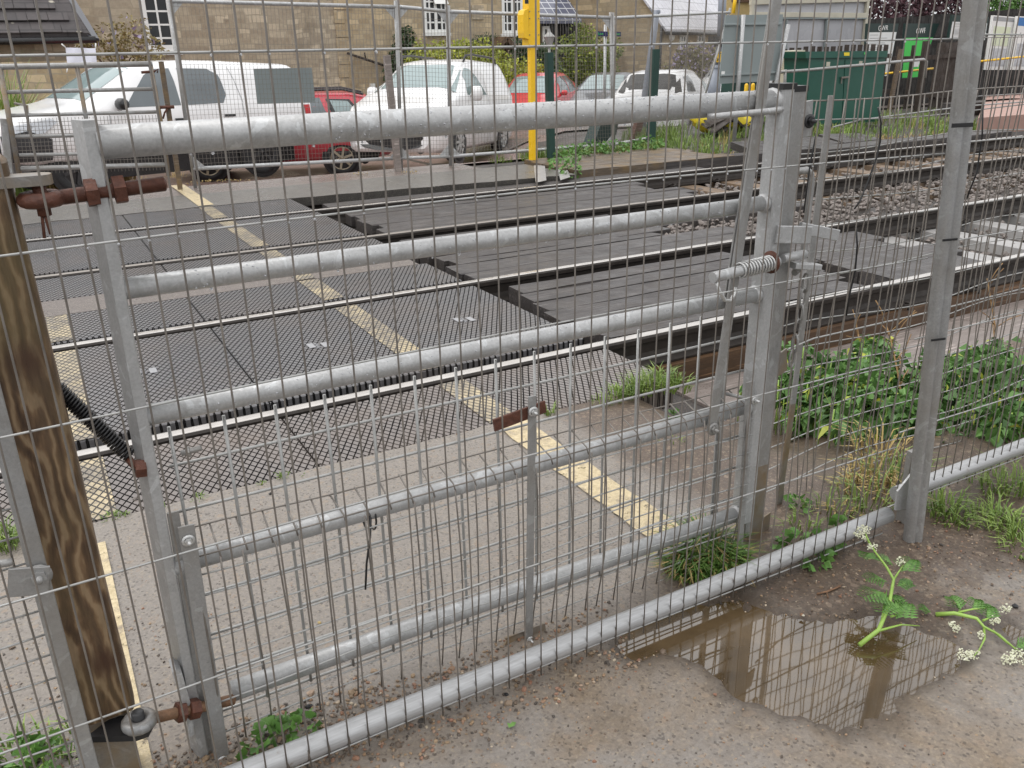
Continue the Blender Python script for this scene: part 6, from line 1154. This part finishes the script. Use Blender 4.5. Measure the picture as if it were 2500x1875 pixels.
for i, (x, y) in enumerate(((470, 446), (520, 440), (560, 438), (610, 438))):
    pass
blades([((*at(x, y, z=.01)[:2], .005), .12, 22, .03, .012, 1.2) for x, y in ((470, 447), (510, 442), (550, 441), (590, 440), (1000, 420), (880, 424))], 'leaf_litter', 'grass_dry', 'stuff', 10)
M['leaf_nettle'] = leaf('nettle leaves', (.03, .085, .02), (.13, .26, .06))
# nettles, tufts and dead stems on this side
N_ = [(at(x, y, z=z), r) for x, y, z, r in ((1960, 930, -.05, .16), (2010, 960, -.05, .18), (2060, 920, -.02, .2), (2120, 940, 0, .2), (2170, 980, 0, .2), (2060, 1000, -.02, .18), (2120, 1010, 0, .18), (1990, 1000, -.1, .14), (2330, 960, 0, .24), (2400, 950, 0, .25), (2470, 960, 0, .25), (2420, 1010, 0, .22), (2360, 1040, 0, .18), (2480, 1020, 0, .2), (2440, 910, 0, .2), (2150, 870, -.05, .14), (2080, 870, -.05, .14))]
qn = random.Random(77); N_ = [(c+Vector((qn.uniform(-r, r)*.85, qn.uniform(-r, r)*.85, qn.uniform(-.35, .55)*r-.03)), r*qn.uniform(.25, .55)) for c, r in N_ for _ in range(7)]
def nettle(c, r, n, lab=None):
    pass
p, d = cloud([(tuple(c), (r*1.0, r*.9, r*.85)) for c, r in N_], 8600, 41, .2); o = leafmesh(p, d+np.random.RandomState(5).normal(size=d.shape)*.8+np.array([0, 0, -.1]), .048, .016, M['leaf_nettle'], 'nettle_bed', None, 42, .4); o['kind'] = 'stuff'
p, d = cloud([(tuple(c), (r*1.05, r*.95, r*.9)) for c, r in N_], 260, 43, .7); o = leafmesh(p, d+np.random.RandomState(6).normal(size=d.shape)*.9, .07, .010, M['leaf_yel'], 'nettle_bed', None, 44, .5); o['kind'] = 'stuff'
b = MB(); q = random.Random(12)
for c, r in N_:
    for _ in range(2): x, y = c.x+q.uniform(-r, r), c.y+q.uniform(-r, r); z0 = hz(x, y)-.02; b.tube([(x, y, z0), (x+q.uniform(-.03, .03), y, c.z+r*q.uniform(.1, .8))], .003, 4)
o = b.build('nettle_stems', M['stalk']); o['kind'] = 'stuff'
near_t = [(at(1715, 1355, z=0), .075, 420, .17, .005, .8), (at(1680, 1390, z=0), .06, 300, .13, .005, 1.0), (at(1755, 1390, z=0), .065, 320, .15, .005, .9)]
blades([((c.x, c.y, -.02), r, n, h, w_, l) for c, r, n, h, w_, l in near_t], 'grass_tuft', 'grass_deep', None, 13, 'thick green grass tuft at the foot of the gate latch post', 'grass tuft')
blades([((c.x, c.y, -.02), r*1.05, int(n*.3), h*.9, w_, 1.1) for c, r, n, h, w_, l in near_t], 'dry_grass_tuft', 'grass_dry', None, 14, 'dry straw blades mixed in the tuft by the gate latch post', 'grass tuft')
blades([((*at(x, y, z=0)[:2], 0), r, n, h, .005, .8) for x, y, r, n, h in ((1470, 985, .05, 40, .06), (1510, 970, .07, 90, .09), (1560, 955, .08, 120, .11), (1610, 945, .09, 140, .13), (1650, 950, .07, 90, .11), (1340, 1010, .025, 26, .07))], 'mat_edge_grass', 'grass', 'stuff', 15)
blades([((*at(x, y, z=0)[:2], -.005), r, n, h, .004, .9) for x, y, r, n, h in ((270, 1265, .03, 40, .035), (300, 1258, .02, 20, .03), (485, 1218, .025, 26, .035), (400, 1240, .015, 12, .03), (690, 1165, .02, 22, .035), (640, 1180, .02, 16, .02), (740, 1160, .01, 6, .02), (1640, 1075, .05, 20, .04), (20, 1320, .04, 80, .10), (10, 1340, .04, 60, .12))], 'edge_tufts', 'grass', 'stuff', 16)
blades([((*at(x, y, z=0)[:2], -.02), r, n, h, .005, .9) for x, y, r, n, h in ((2120, 1230, .1, 60, .16), (2180, 1180, .12, 60, .2), (1960, 1290, .06, 40, .12), (2020, 1250, .08, 40, .12))], 'weed_grass', 'grass', 'stuff', 17)
blades([((*at(x, y, z=0)[:2], -.02), r, n, h, .006, 1.0) for x, y, r, n, h in ((2080, 1190, .07, 60, .09), (2120, 1160, .09, 70, .12), (2050, 1250, .06, 50, .07), (2170, 1200, .09, 60, .12), (2150, 1100, .1, 50, .18))], 'dry_weeds', 'grass_dry', 'stuff', 18)
blades([((*at(x, y, z=0)[:2], -.02), r, n, h, .005, .9) for x, y, r, n, h in ((2300, 1240, .08, 110, .12), (2330, 1265, .07, 90, .08), (2440, 1265, .08, 120, .10), (2480, 1300, .08, 120, .10), (2500, 1340, .06, 80, .08), (2400, 1250, .05, 40, .06), (2490, 1190, .12, 110, .14), (2430, 1190, .08, 60, .12))], 'mud_edge_grass', 'grass', 'stuff', 19)
blades([((*at(x, y, z=0)[:2], -.01), .05, 26, .09, .005, .9) for x, y in ((30, 1850), (90, 1840), (190, 1800), (150, 1860), (250, 1860))], 'corner_grass', 'grass', 'stuff', 20)
p, d = cloud([(tuple(at(x, y, z=.02)), (r, r, .02)) for x, y, r in ((40, 1840, .035), (80, 1860, .04), (110, 1840, .03), (650, 1800, .03), (690, 1780, .03), (740, 1770, .03), (620, 1830, .02), (1640, 1015, .02), (2050, 1290, .03), (2010, 1320, .04), (1940, 1330, .05), (1990, 1360, .04), (1950, 1230, .03))], 420, 61); o = leafmesh(p, d+np.array([0, 0, .4]), .028, .013, M['leaf'], 'ground_weeds', None, 62); o['kind'] = 'stuff'
# dead stems among the nettles
for k_, (pts, lab) in enumerate(((((2180, 1090), (2200, 960), (2190, 900), (2175, 830), (2160, 780)), 'tall red brown dead stem among the nettles left of the grey post'), (((2330, 980), (2420, 880), (2430, 800), (2410, 680)), 'branching tan dead stalk right of the tall grey post'), (((2070, 900), (2100, 840), (2090, 790)), 'short dark dead twig at the back of the nettles'))):
    b = MB(); P_ = [at(x, y, z=max(-.25, -.2+.14*i)) if i < 2 else None for i, (x, y) in enumerate(pts)]; Y_ = P_[0].y; P_ = [at(x, y, Y=Y_+.06*i) for i, (x, y) in enumerate(pts)]; b.tube(P_, [.006-.001*min(i, 4) for i in range(len(P_))], 5); q = random.Random(k_)
    for i in range(1, len(P_)):
        for _ in range(3 if k_ != 1 else 6): c = P_[i-1].lerp(P_[i], q.random()); e_ = c+Vector((q.uniform(-.13, .13), q.uniform(-.08, .08), q.uniform(.03, .14))); b.tube([c, c.lerp(e_, .5)+Vector((0, 0, .012)), e_], .0022, 4)
    tag(b.build('dead_stem', M['straw']), lab, 'dead stem')
# fallen cow parsley sprigs
def sprig(name, label, stem, side_, leaves, umb):
    t = thing(name, label, 'plant sprig', at(*stem[0][:2], z=.01)); b = MB()
    def pz(l): return [at(x, y, z=z) for x, y, z in l]
    b.tube(pz(stem), [.0062-.0045*i/(len(stem)-1) for i in range(len(stem))], 8); 
    for s_ in side_: b.tube(pz(s_), [.0034-.0024*i/(len(s_)-1) for i in range(len(s_))], 6)
    b.build('stalk', M['stalk'], t)
    for (x, y, z, ang, L) in leaves:
        c = at(x, y, z=z); vs = []; dirv = Vector((math.cos(ang), math.sin(ang), .1)); b = MB(); sdv = Vector((-dirv.y, dirv.x, 0))
        for k_ in range(1, 8):
            t_ = k_/8; base = c+dirv*L*t_+Vector((0, 0, .008*math.sin(t_*3)))
            for sg in (-1, 1):
                ll = L*.60*(1-t_)**.6+.006; dd = (sdv*sg+dirv*.55).normalized(); n_ = dd.cross(Vector((0, 0, 1)))
                for mm in range(3): o_ = base+dd*ll*mm/3; b.add([o_-n_*.003, o_+n_*ll*.15*(1-mm*.2)-Vector((0, 0, .002)), o_+dd*ll*.42, o_-n_*ll*.15*(1-mm*.2)+Vector((0, 0, .003))], [(0, 1, 2, 3)])
        b.add([c-sdv*.002, c+sdv*.002, c+dirv*L], [(0, 1, 2)]); b.build('leaf', M['leaf'], t)
    for (x, y, z, r) in umb:
        c = at(x, y, z=z); b = MB(); q = random.Random(int(x))
        for _ in range(int(70*r/.03)):
            a, rr = q.uniform(0, 6.28), r*q.random()**.5; b.blob(c+Vector((math.cos(a)*rr, math.sin(a)*rr*.7, q.uniform(-.006, .01))), q.uniform(.0014, .003), j=.4)
        b.build('flower_head', M['umbel'], t)
sprig('cow_parsley_sprig', 'upright green cow parsley sprig with white flower heads lying across the puddle', [(2098, 1575, .004), (2145, 1538, .03), (2170, 1480, .06), (2182, 1415, .09), (2165, 1385, .11), (2135, 1345, .12), (2115, 1310, .13)],
 [[(2145, 1540, .03), (2200, 1525, .03), (2245, 1528, .012)], [(2152, 1520, .04), (2160, 1470, .06), (2165, 1440, .06)], [(2182, 1415, .09), (2195, 1395, .10), (2205, 1380, .11)], [(2175, 1505, .05), (2200, 1500, .05)], [(2122, 1325, .12), (2112, 1300, .13)]],
 [(2165, 1450, .07, 3.0, .085), (2170, 1465, .06, 3.6, .085), (2165, 1420, .08, 2.6, .06), (2188, 1510, .05, .3, .07), (2195, 1495, .05, 1.0, .06), (2200, 1395, .1, .2, .065), (2130, 1352, .12, 3.3, .05), (2180, 1380, .1, 2.0, .05), (2190, 1430, .09, -.6, .04)], [(2108, 1295, .13, .024), (2098, 1305, .125, .018), (2130, 1338, .12, .015), (2198, 1372, .11, .014), (2110, 1315, .12, .01)])
sprig('cow_parsley_sprig', 'trampled cow parsley sprig sprawling on the mud at the right edge', [(2285, 1500, .004), (2330, 1497, .02), (2385, 1510, .02), (2402, 1530, .015), (2440, 1550, .012), (2480, 1585, .012)],
 [[(2340, 1495, .02), (2375, 1487, .03), (2410, 1485, .03)], [(2402, 1530, .012), (2404, 1560, .01), (2390, 1588, .008), (2375, 1605, .006)], [(2425, 1540, .012), (2460, 1570, .01), (2490, 1590, .01)], [(2400, 1515, .02), (2425, 1505, .02)]],
 [(2345, 1490, .02, 1.2, .05), (2375, 1487, .03, .4, .04), (2410, 1512, .02, .6, .05), (2272, 1495, .01, 2.2, .03), (2420, 1505, .02, 1.2, .04), (2480, 1580, .01, -.5, .05)], [(2455, 1488, .02, .018), (2430, 1518, .015, .018), (2325, 1525, .008, .012), (2335, 1535, .008, .012), (2358, 1600, .008, .024), (2375, 1598, .008, .02), (2490, 1605, .012, .03), (2465, 1610, .012, .022), (2395, 1552, .012, .012)])
lf_ = MB(); c = at(1250, 1770, z=.006); lf_.add([c+Vector((-.010, -.004, 0)), c+Vector((.002, -.008, .004)), c+Vector((.012, .002, 0)), c+Vector((.004, .006, .003)), c+Vector((-.006, .012, .0)), c+Vector((-.002, .003, .002))], [(0, 1, 2, 3, 5), (0, 5, 4)]); tag(lf_.build('fallen_leaf', M['leaf']), 'single pale green leaf lying on the bare ground near the bottom', 'leaf')
b = MB(); b.tube([at(x, y, z=.006) for x, y in ((1995, 1450), (2020, 1444), (2040, 1436), (2052, 1430))], .003, 5); b.tube([at(2018, 1446, z=.006), at(2022, 1460, z=.004)], .002, 4); tag(b.build('twig', M['rust_pale']), 'small reddish twig on the mud above the puddle', 'twig')
# grit and stones on the near ground
b = MB(); q = random.Random(6)
def grit(n, xr, yr, s0, s1):
    for _ in range(n): x, y = q.uniform(*xr), q.uniform(*yr); r = q.uniform(s0, s1)*(1 if q.random() < .93 else 1.7); b.blob((x, y, nz_(x, y)+r*.25), (r, r*.8, r*.6), j=.3)
grit(1500, (-.2, 2.3), (.75, 1.5), .0012, .0034); grit(1500, (-.05, 1.15), (1.30, 1.56), .0018, .0062); grit(500, (-.05, .5), (1.40, 1.62), .002, .007); grit(700, (1.3, 2.4), (1.0, 1.5), .0015, .005); grit(500, (.0, 1.5), (1.6, 2.6), .001, .0025); grit(350, (-.4, .2), (1.5, 2.2), .0015, .005)
struct('grit', b, M['pebble'], 'stuff')
stn = [(1236, 1695, .006, 'black', 'small black stone on the near ground below the bottom tube'), (755, 1725, .010, 'steelwheel', 'dark grey stone inside the gate near the hinge end'), (660, 1205, .007, 'black', 'dark lump on the path near the rubber mats'), (1118, 1060, .008, 'rust_pale', 'flat tan pebble on the path edge beside the mats'), (780, 1520, .006, 'yellow_bag' if False else 'render', 'ochre pebble on the path behind the gate'), (1957, 1500, .006, 'rust_pale', 'reddish pebble at the puddle top edge'), (1961, 1502, .005, 'cream', 'cream pebble beside the reddish one at the puddle'), (2478, 1480, .010, 'steelwheel', 'dark stone on the mud at the right edge'), (330, 1218, .010, 'strip', 'dark clod on the nearest mat beside the gate stile')]
for x, y, r, mt, lab in stn: c = at(x, y, z=.002); b = MB(); b.blob((c.x, c.y, r*.3), (r, r*.8, r*.6), j=.2); tag(b.build('stone', M[mt]), lab, 'stone')
